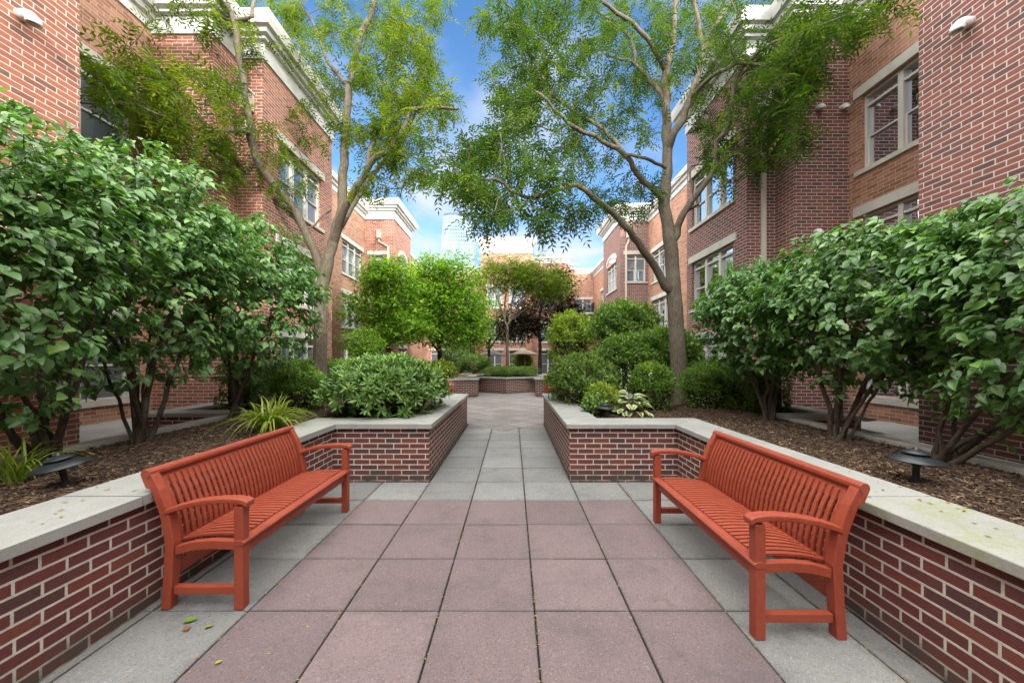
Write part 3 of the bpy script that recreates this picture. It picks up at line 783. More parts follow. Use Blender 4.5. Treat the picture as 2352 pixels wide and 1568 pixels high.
# ------------------------------------------------------------------ ash-like street trees
def compound(n=4):
    V = []; Fc = []
    def quad(a, b, c, d): k = len(V); V.extend([a, b, c, d]); Fc.append((k, k+1, k+2, k+3))
    zf = lambda x: -.35*x*x
    quad((0, -.006, 0), (.5, -.006, zf(.5)), (.5, .006, zf(.5)), (0, .006, 0)); quad((.5, -.005, zf(.5)), (1, -.004, zf(1)), (1, .004, zf(1)), (.5, .005, zf(.5)))
    for i in range(n):
        x = .22+.68*i/(n-1); l = .36*(1-.25*abs(i-1.5)/n)
        for sgn in (1, -1):
            dx, dy = math.cos(R(58))*l, math.sin(R(58))*l*sgn; z = zf(x); w = .15
            nx, ny = -dy*w, dx*w
            quad((x, 0, z), (x+dx*.45-nx, dy*.45-ny, z+.0), (x+dx, dy, z-.075), (x+dx*.45+nx, dy*.45+ny, z+.03))
    quad((1, 0, zf(1)), (1.12, -.05, zf(1)-.06), (1.28, 0, zf(1)-.2), (1.12, .05, zf(1)-.06))
    return np.array(V), np.array(Fc), np.zeros(len(V))
CMP = compound()
def ash_tree(label, limbs, Yc, clusters, base, seed, leaf=.31, group=None, per=(6, 11), mat='lf_ash', dens=.88):
    global rng
    rng = np.random.default_rng(seed)
    root = plant('ash_tree', label, 'tree', base, group); sk = Skel()
    first = True
    for pts, r0, r1 in limbs:
        sk.line([P(*q) for q in pts], r0*(.9 if first else 1.02), r1*(.9 if first else 1.15), par=None if not first else None, wig=.006 if first else .014); first = False
    main = len(sk.p)
    tips = []
    for (x, y, rx, ry, n, dY) in clusters:
        n = int(n*dens*(1.5 if x < 480 else 1))
        a = rng.uniform(0, 2*math.pi, n); rr = np.sqrt(rng.uniform(0, 1, n))
        px, py = x+rx*rr*np.cos(a), y+ry*rr*np.sin(a)

        Yd = Yc+dY+.35+rng.normal(0, .9, n).clip(-1.6, 2)
        tips += [P(a_, b_, c_) for a_, b_, c_ in zip(px, py, Yd)]
    tips = np.array(tips)
    d = sk.attach(tips, bend=.14, up=.5, lo=min(30, main//6))
    local(sk.mesh('trunk', M['bark_grey'], root, rtip=.0055, ex=.38, sides=12), root)
    # leaves in sprays round every tip
    k = rng.integers(per[0], per[1], len(tips)); idx = np.repeat(np.arange(len(tips)), k); n = len(idx)
    back = rng.uniform(0, .34, n)[:, None]
    pos = tips[idx]-d[idx]*back+rng.normal(0, .035, (n, 3))
    ax = nrm(d[idx]*.5+rdir(n)*.95+np.array([0, 0, -.28])); nm = nrm(np.array([0, 0, 1.])+rdir(n)*.5)
    tn = np.clip(rng.beta(2, 2.6, n)+np.repeat(rng.normal(0, .16, len(tips)), k), 0, 1)
    V, Fc, tt, ee = scatter(CMP, pos, ax, nm, leaf*rng.uniform(.65, 1.15, n), tn)
    local(npmesh('crown', V, Fc, M[mat], None, tint=tt), root)
    return root
YL, YR = 8.3, 8.0
limL = [
 ([(734, 958, YL), (735, 850, YL), (736, 740, YL), (740, 655, YL), (752, 605, YL)], .168, .15),
 ([(742, 640, YL), (722, 575, YL-.1), (690, 512, YL-.25), (684, 492, YL-.3), (632, 427, YL-.5), (588, 362, YL-.7), (578, 308, YL-.8), (561, 205, YL-.9), (547, 103, YL-1), (537, 51, YL-1), (520, -10, YL-1), (500, -120, YL-1)], .1, .03),
 ([(688, 508, YL-.2), (649, 472, YL-.1), (591, 407, YL+.3), (547, 362, YL+.4), (478, 349, YL+.5)], .07, .02),
 ([(632, 440, YL-.3), (598, 342, YL+.4), (595, 256, YL+.8), (615, 188, YL+1), (602, 137, YL+1.1), (560, 85, YL+1.2)], .055, .025),
 ([(612, 190, YL+1), (645, 168, YL+1.1), (672, 164, YL+1.2), (694, 147, YL+1.2)], .04, .02),
 ([(578, 308, YL-.8), (545, 300, YL-1.2), (480, 300, YL-1.6), (360, 262, YL-2), (300, 240, YL-2.3), (182, 236, YL-2.5)], .035, .012),
 ([(540, 50, YL-1), (570, 45, YL-1), (580, 20, YL-.9), (592, -30, YL-.8)], .045, .02),
 ([(752, 605, YL), (765, 555, YL+.05), (780, 500, YL+.1), (786, 440, YL+.15), (791, 376, YL+.2), (795, 284, YL+.2), (804, 191, YL+.3), (815, 137, YL+.3), (835, 61, YL+.4), (856, 20, YL+.4), (880, -60, YL+.5), (900, -180, YL+.5)], .115, .03),
 ([(803, 200, YL+.3), (775, 170, YL+.6), (752, 140, YL+.8), (722, 60, YL+1), (690, 10, YL+1.1), (660, -70, YL+1.2)], .05, .02),
 ([(768, 545, YL), (794, 478, YL-.3), (835, 403, YL-.6), (863, 359, YL-.8), (887, 350, YL-.9), (921, 308, YL-1), (948, 253, YL-1.1), (975, 246, YL-1.2), (1050, 250, YL-1.5)], .085, .02),
 ([(838, 400, YL-.6), (866, 304, YL-.3), (904, 273, YL-.1), (948, 232, YL), (970, 170, YL+.1)], .045, .015),
 ([(780, 520, YL), (830, 440, YL+.5), (880, 370, YL+.8), (925, 320, YL+1.1), (960, 250, YL+1.3)], .07, .02),
 ([(738, 668, YL-.1), (731, 666, YL-.24)], .032, .03),
 ([(738, 722, YL-.1), (733, 721, YL-.22)], .028, .026),
 ([(700, 530, YL-.1), (740, 500, YL+.4), (762, 480, YL+.6), (750, 490, YL+.7)], .025, .012)]
clL = [(300, 195, 110, 70, 46, -1.9), (430, 235, 120, 90, 52, -1.2), (430, 330, 120, 55, 44, -.8), (560, 330, 90, 90, 44, -.2), (520, 140, 100, 90, 44, -.4), (470, 30, 90, 60, 34, -.6), (600, 30, 90, 60, 34, 0), (650, 130, 80, 90, 40, .5), (680, 300, 70, 80, 26, .6), (640, 400, 60, 60, 22, .2),
       (740, 40, 80, 70, 30, .4), (860, 70, 80, 70, 34, .3), (935, 60, 80, 80, 42, .2), (930, 170, 100, 80, 60, 0), (850, 250, 90, 80, 50, .2), (960, 260, 100, 70, 50, -.6), (890, 330, 100, 50, 38, -.4), (950, 370, 70, 45, 22, -.6), (870, 420, 60, 40, 14, -.3), (720, 200, 60, 60, 18, .8), (250, 130, 50, 50, 8, -1.8),
       (560, -110, 180, 90, 34, 0), (820, -120, 180, 90, 36, 0), (980, -60, 90, 70, 16, 0), (330, 60, 60, 60, 8, -1), (330, 300, 80, 50, 22, -1.2), (560, 440, 60, 40, 12, 0), (700, 420, 40, 50, 8, .3)]
bl = P(734, 930, YL)
ash_tree('forked tree with yellowish-green feathery leaves rising behind the left-hand bench', limL, YL, clL, (bl[0], YL, SZ), 21, group='feathery trees flanking the path')
limR = [
 ([(1562, 955, YR), (1561, 905, YR), (1556, 800, YR), (1549, 690, YR), (1545, 620, YR), (1540, 560, YR)], .205, .158),
 ([(1546, 668, YR), (1529, 657, YR-.1), (1508, 618, YR-.2), (1485, 585, YR-.4), (1433, 516, YR-.8), (1365, 455, YR-1.2), (1324, 424, YR-1.4), (1275, 438, YR-1.6), (1221, 455, YR-1.8), (1177, 441, YR-1.9), (1139, 410, YR-2), (1085, 419, YR-2.1)], .088, .014),
 ([(1540, 560, YR), (1527, 470, YR+.1), (1530, 400, YR+.15), (1532, 342, YR+.2), (1529, 239, YR+.25), (1529, 164, YR+.3), (1546, 85, YR+.4), (1550, 0, YR+.4), (1560, -120, YR+.5)], .13, .035),
 ([(1530, 480, YR+.1), (1519, 455, YR), (1468, 403, YR-.2), (1433, 352, YR-.4), (1365, 314, YR-.7), (1321, 294, YR-.9), (1273, 250, YR-1.1), (1242, 219, YR-1.2)], .07, .02),
 ([(1436, 356, YR-.4), (1386, 297, YR-.2), (1297, 243, YR), (1259, 195, YR+.1), (1215, 126, YR+.1), (1187, 75, YR+.2), (1178, 20, YR+.2)], .045, .014),
 ([(1530, 245, YR+.25), (1522, 219, YR+.3), (1488, 178, YR+.5), (1457, 147, YR+.7), (1396, 130, YR+1)], .06, .02),
 ([(1458, 150, YR+.7), (1447, 85, YR+.7), (1409, 51, YR+.6), (1365, 17, YR+.6), (1330, -40, YR+.6)], .045, .018),
 ([(1531, 168, YR+.3), (1485, 85, YR-.1), (1433, 41, YR-.3), (1379, 0, YR-.5), (1320, -60, YR-.6)], .055, .02),
 ([(1548, 560, YR), (1568, 490, YR-.1), (1588, 461, YR-.15), (1619, 424, YR-.3), (1643, 383, YR-.4), (1650, 352, YR-.45), (1645, 328, YR-.5), (1677, 280, YR-.6), (1681, 222, YR-.7), (1705, 171, YR-.8), (1735, 137, YR-.9)], .08, .02),
 ([(1572, 480, YR), (1600, 470, YR+.1), (1585, 400, YR+.4), (1590, 380, YR+.5)], .03, .015),
 ([(1533, 340, YR+.2), (1552, 300, YR), (1568, 273, YR), (1585, 222, YR), (1616, 126, YR+.1), (1636, 68, YR+.1), (1677, 0, YR+.2), (1720, -90, YR+.2)], .085, .028),
 ([(1585, 225, YR), (1620, 190, YR-.3), (1653, 164, YR-.6), (1715, 147, YR-1), (1807, 147, YR-1.4), (1876, 140, YR-1.7)], .045, .012),
 ([(1616, 126, YR+.1), (1606, 51, YR+.3), (1595, 0, YR+.4), (1590, -90, YR+.5)], .05, .02),
 ([(1683, 215, YR-.7), (1700, 160, YR-.9), (1773, 99, YR-1.2), (1852, 61, YR-1.5), (1903, 0, YR-1.8)], .04, .012),
 ([(1433, 352, YR-.4), (1470, 360, YR-.5), (1530, 385, YR-.1)], .03, .03)]
clR = [(1160, 60, 75, 70, 40, 0), (1230, 40, 90, 70, 46, 0), (1330, 50, 90, 80, 48, .2), (1190, 170, 80, 70, 42, -.2), (1290, 170, 80, 70, 40, 0), (1400, 160, 90, 80, 42, .5), (1470, 60, 90, 80, 40, .4), (1150, 270, 80, 60, 38, -.6), (1260, 280, 80, 60, 30, -.8), (1390, 260, 80, 60, 34, .2),
       (1080, 350, 70, 50, 26, -1.4), (1130, 330, 60, 50, 26, -1.2), (1090, 430, 100, 45, 44, -1.9), (1180, 370, 80, 40, 22, -1.4), (1120, 490, 50, 45, 20, -2), (1240, 400, 80, 40, 20, -1.4), (1330, 360, 90, 50, 26, -.9), (1300, 500, 80, 40, 32, -1.6), (1390, 470, 90, 50, 26, -1), (1210, 470, 60, 25, 12, -1.8), (1460, 440, 60, 50, 14, -.4),
       (1600, 60, 90, 80, 42, .3), (1700, 80, 80, 80, 46, -.3), (1800, 90, 80, 80, 52, -1), (1880, 60, 90, 60, 44, -1.6), (1970, 40, 80, 50, 34, -2), (1800, 180, 80, 60, 40, -1.2), (1720, 240, 80, 60, 36, -.6), (1810, 290, 70, 60, 40, -.9), (1760, 330, 90, 50, 34, -.5), (1640, 250, 60, 70, 22, 0), (1650, 350, 60, 50, 18, -.3), (1590, 150, 60, 60, 22, .4), (1480, 250, 50, 70, 18, .5), (1690, 395, 60, 30, 12, -.5), (1500, 150, 40, 60, 12, .8),
       (1300, -90, 200, 80, 32, 0), (1560, -100, 200, 90, 36, 0), (1800, -70, 180, 80, 30, -.8), (1860, 170, 50, 40, 14, -1.6), (2050, 15, 50, 25, 8, -2.2)]
br = P(1562, 940, YR)
ash_tree('straight trunked tree with dark feathery leaves rising beside the round clipped bush on the right', limR, YR, clR, (br[0], YR, SZ), 33, mat='lf_ash_shaded', dens=.7, group='feathery trees flanking the path')
# small mulch cone round the right trunk
# ------------------------------------------------------------------ big broad-leaved shrubs
VIB = leaf_tpl(5, .33, .16, .2, .4)
VIB2 = leaf_tpl(5, .3, .3, .34, .42)
def viburnum(label, base, c, rad, ntips, seed, per=(6, 11), size=.092, lean=(0, 0), flat=.0, ns=7, group='big broad-leaved shrubs along the walls'):
    global rng
    rng = np.random.default_rng(seed)
    root = plant('viburnum_shrub', label, 'shrub', base, group); sk = Skel()
    base = np.array(base); c = np.array(c); rad = np.array(rad)
    for i in range(ns):
        a = 2*math.pi*(i+rng.uniform(-.3, .3))/ns; q = rng.uniform(.35, .8)
        end = c+rad*np.array([math.cos(a)*q*1.1, math.sin(a)*q*1.1, rng.uniform(-.2, .5)])
        b0 = base+np.array([rng.normal(0, .035), rng.normal(0, .05), -.03])
        mid = b0+(end-b0)*np.array([.42, .42, .5])+rng.normal(0, .05, 3)
        if not sk.p: sk.line([b0, mid, end], .034, .008, wig=.012)
        else:
            j = sk.node(b0, -1, .03); sk.line([b0, mid, end], rng.uniform(.016, .034), .008, par=j, wig=.012)
    lo = 0
    d = rdir(ntips); d[:, 2] = np.abs(d[:, 2])*np.where(rng.random(ntips) < .68, 1, -1)
    r = np.power(rng.uniform(.06, 1, ntips), .3)
    rr = r*(1+lump(d, 3.1, .08)+lump(d, 7.3, .07))
    tips = c+d*rr[:, None]*rad
    if flat: tips[:, 2] = np.where(d[:, 2] > 0, np.minimum(tips[:, 2], c[2]+rad[2]*flat+rng.normal(0, .05, ntips)), tips[:, 2])
    keep = tips[:, 2] > base[2]+.34+.25*rng.random(ntips); tips = tips[keep]; d = d[keep]
    td = sk.attach(tips, step=.13, bend=.12, up=.4)
    local(sk.mesh('stem', M['bark_dark'], root, rtip=.0028, ex=.36, sides=8, cap=.03), root)
    k = rng.integers(per[0], per[1], len(tips)); idx = np.repeat(np.arange(len(tips)), k); n = len(idx)
    back = rng.uniform(-.02, .2, n)[:, None]
    out = nrm((tips-c)/rad)[idx]
    hor = rdir(n); hor[:, 2] *= .25
    ax = nrm(td[idx]*.2+out*np.array([.75, .75, .1])+hor*.75+np.array([0, 0, -.42]))
    nm = nrm(np.array([0, 0, .95])+out*np.array([.95, .95, .4])+rdir(n)*.34)
    pos = tips[idx]-td[idx]*back+rng.normal(0, .025, (n, 3))
    tn = np.clip(rng.beta(2, 2.4, n)+np.repeat(rng.normal(0, .1, len(tips)), k), 0, 1)
    sz = size*rng.uniform(.4, 1.28, n)*np.where(rng.random(n) < .1, .6, 1); h = rng.random(n) < .5
    A = scatter(VIB, pos[h], ax[h], nm[h], sz[h], tn[h]); B = scatter(VIB2, pos[~h], ax[~h], nm[~h], sz[~h], tn[~h])
    V = np.concatenate([A[0], B[0]]); Fc = np.concatenate([A[1], B[1]+len(A[0])])
    local(npmesh('foliage', V, Fc, M['lf_vib'], None, smooth=True, tint=np.concatenate([A[2], B[2]])), root)
    return root
viburnum('huge broad-leaved shrub cut off by the left edge above the squat path light', (-4.12, 3.25, SZ), (-4.2, 2.75, 2.36), (1.15, 1.3, 1.35), 1250, 41)
viburnum('tall broad-leaved shrub on thick leaning trunks behind the bench on the left', (-4.1, 4.05, SZ), (-4.2, 4.1, 2.62), (1.15, 1.3, 1.38), 1250, 42)
viburnum('broad-leaved shrub with bare lower stems beside the strappy grass clump', (-4.15, 5.45, SZ), (-4.15, 5.55, 2.55), (1.2, 1.2, 1.28), 1250, 43)
viburnum('broad-leaved shrub overhanging the right edge above the round path light', (3.9, 3.3, SZ), (4.35, 2.8, 2.05), (1.08, 1.35, 1.1), 1350, 44, flat=.78)
viburnum('spreading broad-leaved shrub with bare forked stems in front of the right walkway', (3.75, 4.22, SZ), (4.1, 4.2, 2.22), (1.12, 1.25, 1.0), 1350, 45, flat=.82)
viburnum('broad-leaved shrub at the far end of its row near the right-hand tree', (3.85, 5.5, SZ), (3.95, 5.6, 2.22), (1.05, 1.15, .95), 1350, 46, flat=.85)
# ------------------------------------------------------------------ clipped and loose bushes
def bushlike(name, label, cat, base, shape, n, mat, size, seed, tpl=QUAD, group=None, core=.72, up=.3, out=1., rough=1., thick=.16, tintz=True):
    """shape = ('ell', centre, radii) or ('box', x0,x1,y0,y1,z0,z1)"""
    global rng
    rng = np.random.default_rng(seed)
    root = plant(name, label, cat, base, group)
    if shape[0] == 'ell':
        c, rad = np.array(shape[1]), np.array(shape[2])
        pw = shape[3] if len(shape) > 3 else 2.
        d = rdir(n); d[:, 2] = np.where(rng.random(n) < .7, np.abs(d[:, 2]), d[:, 2])
        d = d/np.power((np.abs(d)**pw).sum(1), 1/pw)[:, None]
        r = 1-np.abs(rng.normal(0, thick, n)); f = 1+lump(d, 3.2, .13*rough)+lump(d, 8., .11*rough)+np.where(rng.random(n) < .05, rng.exponential(.07, n), 0)
        pos = c+d*(r*f)[:, None]*rad; nm = nrm(d/rad)
        # core
        g = 18; u, v = np.meshgrid(np.linspace(0, math.pi, g), np.linspace(0, 2*math.pi, g*2, endpoint=False), indexing='ij')
        q = np.stack([np.sin(u)*np.cos(v), np.sin(u)*np.sin(v), np.cos(u)], -1).reshape(-1, 3)
        q = q/np.power((np.abs(q)**pw).sum(1), 1/pw)[:, None]
        CV = c+q*rad*core*(1+lump(q, 6, .12))[:, None]; m = g*2
        I, J = np.meshgrid(np.arange(g-1), np.arange(m), indexing='ij'); J2 = (J+1) % m
        CF = np.stack([I*m+J, (I+1)*m+J, (I+1)*m+J2, I*m+J2], -1).reshape(-1, 4)
    else:
        x0, x1, y0, y1, z0, z1 = shape[1:]; lo = np.array([x0, y0, z0]); hi = np.array([x1, y1, z1]); s = hi-lo
        area = np.array([s[1]*s[2], s[1]*s[2], s[0]*s[2], s[0]*s[2], s[0]*s[1]*1.2]); f = rng.choice(5, n, p=area/area.sum())
        p = rng.random((n, 3)); nm = np.zeros((n, 3))
        for k, (axn, val) in enumerate(((0, 0), (0, 1), (1, 0), (1, 1), (2, 1))):
            q = f == k; p[q, axn] = val; nm[q, axn] = 1 if val else -1
        # round the box a little
        pc = (p-.5)*2; rd = np.minimum(.16/np.maximum(s, .3), .5)
        pos = lo+p*s
        over = np.maximum(np.abs(pos-(lo+hi)/2)-(s/2-.14), 0)*np.sign(pos-(lo+hi)/2)
        ln = np.linalg.norm(over, axis=1, keepdims=True); pos = pos-over+over/np.maximum(ln, .14)*.14
        pos += nm*(lump(pos, 4., .09*rough)+lump(pos, 11., .05*rough)-np.abs(rng.normal(0, thick*.45, n))+np.where(rng.random(n) < .04, rng.exponential(.05, n), 0))[:, None]
        nm = nrm(nm+over*4)
        mb = MB(); ii = .13
        g = (max(2, int(s[0]/.25)), max(2, int(s[1]/.25)), 3)
        CV = []; CF = []
        bb = MB(); bb.box(x0+ii, x1-ii, y0+ii, y1-ii, z0, z1-ii); CV = np.array(bb.v); CF = np.array(bb.f)
    z = (pos[:, 2]-pos[:, 2].min())/max(.01, np.ptp(pos[:, 2]))
    keep = pos[:, 2] > base[2]+.015; pos, nm, z = pos[keep], nm[keep], z[keep]; n = len(pos)
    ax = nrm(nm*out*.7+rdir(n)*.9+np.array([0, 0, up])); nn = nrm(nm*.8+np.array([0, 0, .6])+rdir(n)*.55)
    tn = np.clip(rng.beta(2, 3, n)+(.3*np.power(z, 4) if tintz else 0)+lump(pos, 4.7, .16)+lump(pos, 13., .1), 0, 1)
    V, Fc, tt, ee = scatter(tpl, pos, ax, nn, size*rng.uniform(.6, 1.3, n), tn)
    local(npmesh('foliage', V, Fc, mat, None, tint=tt), root)
    if core: local(npmesh('twigs', CV, CF, M['bark_dark'], None, smooth=True), root)
    return root
def bush_px(x0, x1, ytop, ybot, Y, depth=None):
    a, b = P(x0, ytop, Y), P(x1, ybot, Y); cx, w = (a[0]+b[0])/2, (b[0]-a[0])/2
    h = (a[2]-b[2])/2
    return ('ell', (cx, Y, (a[2]+b[2])/2), (w, depth or w, h))
# rosette bush on the left front planter
def rosettes(name, label, base, c, rad, n, seed, mat, size, per=10, pw=2.4):
    global rng
    rng = np.random.default_rng(seed); root = plant(name, label, 'bush', base)
    c, rad = np.array(c), np.array(rad)
    d = rdir(n); d[:, 2] = np.where(rng.random(n) < .8, np.abs(d[:, 2]), d[:, 2]); d = d/np.power((np.abs(d)**pw).sum(1), 1/pw)[:, None]
    tips = c+d*rad*(1+lump(d, 5, .1)-np.abs(rng.normal(0, .14, n)))[:, None]
    keep = tips[:, 2] > base[2]+.06; tips, d = tips[keep], d[keep]
    sk = Skel(); sk.line([base, np.array(base)+[0, 0, .25]], .03, .02)
    for i in range(9):
        j = sk.node(np.array(base)+[rng.normal(0, .12), rng.normal(0, .12), 0], -1, .012); e = c+rad*np.array([math.cos(i*.7)*.55, math.sin(i*.7)*.55, .1]); sk.line([sk.p[j], e], .014, .007, par=j)
    td = sk.attach(tips, step=.15); local(sk.mesh('stem', M['bark_mid'], root, rtip=.003, sides=6), root)
    td = nrm(td*.5+nrm(d/rad)*.6+np.array([0, 0, .55]))
    idx = np.repeat(np.arange(len(tips)), per); m = len(idx); ph = np.tile(np.arange(per), len(tips))*2.4+rng.normal(0, .3, m)
    ref = nrm(np.cross(td, np.array([.3, .9, .2]))); b2 = np.cross(td, ref)
    rad_ = ref[idx]*np.cos(ph)[:, None]+b2[idx]*np.sin(ph)[:, None]
    f = np.tile(np.linspace(.1, 1.0, per), len(tips))[:, None]
    ax = nrm(rad_*(.45+.65*f)+td[idx]*(1.0-.75*f)); nn = nrm(td[idx]+rad_*-.2)
    pos = tips[idx]-td[idx]*(f*.05)
    tn = np.clip(rng.beta(2, 3, m)*.8+np.repeat(rng.normal(.1, .13, len(tips)), per)+(1-f[:, 0])*.12, 0, 1)
    V, Fc, tt, ee = scatter(leaf_tpl(3, .13, .2, .2, .55), pos, ax, nn, size*rng.uniform(.7, 1.15, m), tn)
    local(npmesh('foliage', V, Fc, mat, None, smooth=True, tint=tt), root)
    q = np.stack([np.sin(u_)*np.array([math.cos(v_), math.sin(v_), 0])+np.array([0, 0, math.cos(u_)]) for u_ in np.linspace(0, math.pi, 10) for v_ in np.linspace(0, 2*math.pi, 20, endpoint=False)])
    I, J = np.meshgrid(np.arange(9), np.arange(20), indexing='ij'); J2 = (J+1) % 20
    local(npmesh('twigs', c+q*rad*.68, np.stack([I*20+J, (I+1)*20+J, (I+1)*20+J2, I*20+J2], -1).reshape(-1, 4), M['bark_dark'], None, smooth=True), root)
    return root
rosettes('rhododendron_bush', 'dense bush of whorled narrow leaves spilling over the left front planter corner', (-2.1, 6.0, SZ), (-2.06, 6.1, 1.0), (.95, 1.1, .62), 1400, 51, M['lf_rhodo'], .115, pw=2.15, per=12)
QL = leaf_tpl(2, .27, .2, .15, .45)
BX = 'clipped round box bushes'
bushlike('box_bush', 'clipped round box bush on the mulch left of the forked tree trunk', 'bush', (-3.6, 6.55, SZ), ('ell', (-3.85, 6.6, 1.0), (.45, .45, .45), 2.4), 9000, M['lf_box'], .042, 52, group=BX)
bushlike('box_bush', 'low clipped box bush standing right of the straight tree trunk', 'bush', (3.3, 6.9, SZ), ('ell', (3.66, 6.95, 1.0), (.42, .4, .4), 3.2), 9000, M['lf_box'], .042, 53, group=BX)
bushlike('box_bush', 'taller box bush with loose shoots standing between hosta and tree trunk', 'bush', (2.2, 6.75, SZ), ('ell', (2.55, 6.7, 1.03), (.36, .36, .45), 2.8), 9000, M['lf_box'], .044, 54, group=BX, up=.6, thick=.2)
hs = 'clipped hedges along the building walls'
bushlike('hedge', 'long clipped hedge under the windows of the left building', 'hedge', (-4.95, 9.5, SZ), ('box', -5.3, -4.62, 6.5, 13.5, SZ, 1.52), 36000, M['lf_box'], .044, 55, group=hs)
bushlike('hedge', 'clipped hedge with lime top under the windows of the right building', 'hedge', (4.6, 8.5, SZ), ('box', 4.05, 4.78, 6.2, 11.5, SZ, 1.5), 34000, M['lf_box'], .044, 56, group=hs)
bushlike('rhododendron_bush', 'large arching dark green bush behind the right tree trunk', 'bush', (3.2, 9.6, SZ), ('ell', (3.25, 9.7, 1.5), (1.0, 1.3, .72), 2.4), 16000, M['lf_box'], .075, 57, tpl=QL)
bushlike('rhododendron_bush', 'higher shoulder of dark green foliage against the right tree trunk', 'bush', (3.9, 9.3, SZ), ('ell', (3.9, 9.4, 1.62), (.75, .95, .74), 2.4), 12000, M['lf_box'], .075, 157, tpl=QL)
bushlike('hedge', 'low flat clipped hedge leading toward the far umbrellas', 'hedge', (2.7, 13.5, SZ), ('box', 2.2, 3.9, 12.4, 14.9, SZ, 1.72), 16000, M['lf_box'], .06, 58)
pv_ = 'tall rounded privets near the far court'
bushlike('privet_shrub', 'tall rounded dark green shrub in front of the far right windows', 'shrub', (4.2, 14.3, SZ), ('ell', (4.35, 14.3, 2.45), (1.3, 1.2, 1.3), 2.3), 22000, M['lf_box'], .1, 59, tpl=QL, group=pv_, core=.66, rough=1.5, thick=.2)
bushlike('privet_shrub', 'light yellow-green rounded shrub left of the tall dark one', 'shrub', (2.6, 17.4, SZ), ('ell', (2.75, 17.4, 2.35), (1.05, 1., 1.35), 2.4), 13000, M['lf_lime'], .11, 60, tpl=QL, group=pv_, core=.66, rough=1.5, thick=.2)
bushlike('azalea_bush', 'loose azalea mound overhanging the right front planter corner', 'bush', (1.45, 7.6, SZ), ('ell', (1.4, 7.5, 1.03), (.66, 1.15, .56), 2.3), 13000, M['lf_azalea'], .066, 61, tpl=QL, thick=.22, rough=1.5, up=.5)
bushlike('spirea_bush', 'small yellow-tinged bush in front of the azalea mound', 'bush', (1.5, 6.1, SZ), ('ell', (1.5, 6.15, .9), (.27, .27, .28)), 2600, M['lf_lime'], .042, 62, up=.6, thick=.22)
bushlike('sage_plant', 'small blue-green plant beside the path light at the planter edge', 'plant', (1.32, 5.85, SZ), ('ell', (1.33, 5.9, .8), (.2, .2, .2)), 1000, M['lf_rhodo'], .06, 63, up=.5, thick=.25, tpl=QL)
bushlike('hydrangea_bush', 'bright lime hydrangea behind the far orange bench', 'bush', (-3.5, 14.6, SZ), ('ell', (-3.1, 15.6, 1.0), (.72, .6, .45)), 2600, M['lf_lime'], .11, 64, tpl=QL)
bushlike('hedge', 'low trimmed hedge ringing the slim tree in the six-sided planter', 'hedge', (-.2, 18.2, .6), ('ell', (-.15, 18.6, .82), (1.36, 1.4, .34), 4.), 15000, M['lf_box'], .05, 65)
bushlike('shade_shrub', 'dark leafy shrub between the maple trunks at the far left', 'shrub', (-2.6, 20.5, SZ), ('ell', (-2.2, 21, 1.2), (1.0, .9, .6)), 5000, M['lf_box'], .08, 66, tpl=QL)
bushlike('shade_shrub', 'dark blue-green shrub beside the left far umbrella', 'shrub', (-3.3, 24, SZ), ('ell', (-3.6, 24, 1.5), (1.3, .9, 1.1)), 6000, M['lf_rhodo'], .1, 67, tpl=QL)
bushlike('shade_shrub', 'leafy shrub between the far umbrellas and the pale privet', 'shrub', (3.4, 23, SZ), ('ell', (3.6, 23, 1.5), (1.4, .9, 1.1)), 6000, M['lf_box'], .1, 68, tpl=QL)
bushlike('shade_shrub', 'sunny bush seen just behind the slim central tree', 'shrub', (.6, 27, 0), ('ell', (.75, 27, 1.2), (.8, .6, .9)), 3500, M['lf_lime'], .1, 69, tpl=QL)
# ------------------------------------------------------------------ mid-distance trees
def crown_tree(name, label, base, forks, clumps, ntips, seed, leafmat, bark, size, per=(5, 9), r0=.1, group=None, tpl=QL, flatn=.9):
    """clumps = [(centre, radii, weight)]"""
    global rng
    rng = np.random.default_rng(seed); root = plant(name, label, 'tree', base, group); sk = Skel()
    for i, f in enumerate(forks):
        if i == 0: sk.line(f, r0, r0*.72)
        else: sk.line(f, r0*.6, r0*.2)
    w = np.array([c[2] for c in clumps], float); w /= w.sum(); tips = []
    for (c, rad, _), k in zip(clumps, (w*ntips).astype(int)):
        d = rdir(k); r = np.power(rng.uniform(.08, 1, k), .42)*(1+lump(d+np.array(c), 3.1, .3)+lump(d, 8, .14))
        tips.append(np.array(c)+d*r[:, None]*np.array(rad))
    tips = np.concatenate(tips); td = sk.attach(tips, step=.25, bend=.12, up=.6, lo=min(8, len(sk.p)//5))
    local(sk.mesh('trunk', bark, root, rtip=.0055, ex=.42, sides=9), root)
    k = rng.integers(per[0], per[1], len(tips)); idx = np.repeat(np.arange(len(tips)), k); n = len(idx)
    pos = tips[idx]+rng.normal(0, size*1.1, (n, 3))*np.array([1, 1, .5])
    ax = nrm(td[idx]*.3+rdir(n)*np.array([1, 1, .25])+np.array([0, 0, -.22])); nn = nrm(np.array([0, 0, flatn+.4])+rdir(n)*.5)
    tn = np.clip(rng.beta(2, 2.8, n)+np.repeat(rng.normal(0, .13, len(tips)), k), 0, 1)
    V, Fc, tt, ee = scatter(tpl, pos, ax, nn, size*rng.uniform(.65, 1.25, n), tn)
    local(npmesh('crown', V, Fc, leafmat, None, tint=tt), root)
    return root
dg = 'dogwoods in the far left planting'
A = P(1015, 838, 16.8); b = (A[0], 16.8, SZ)
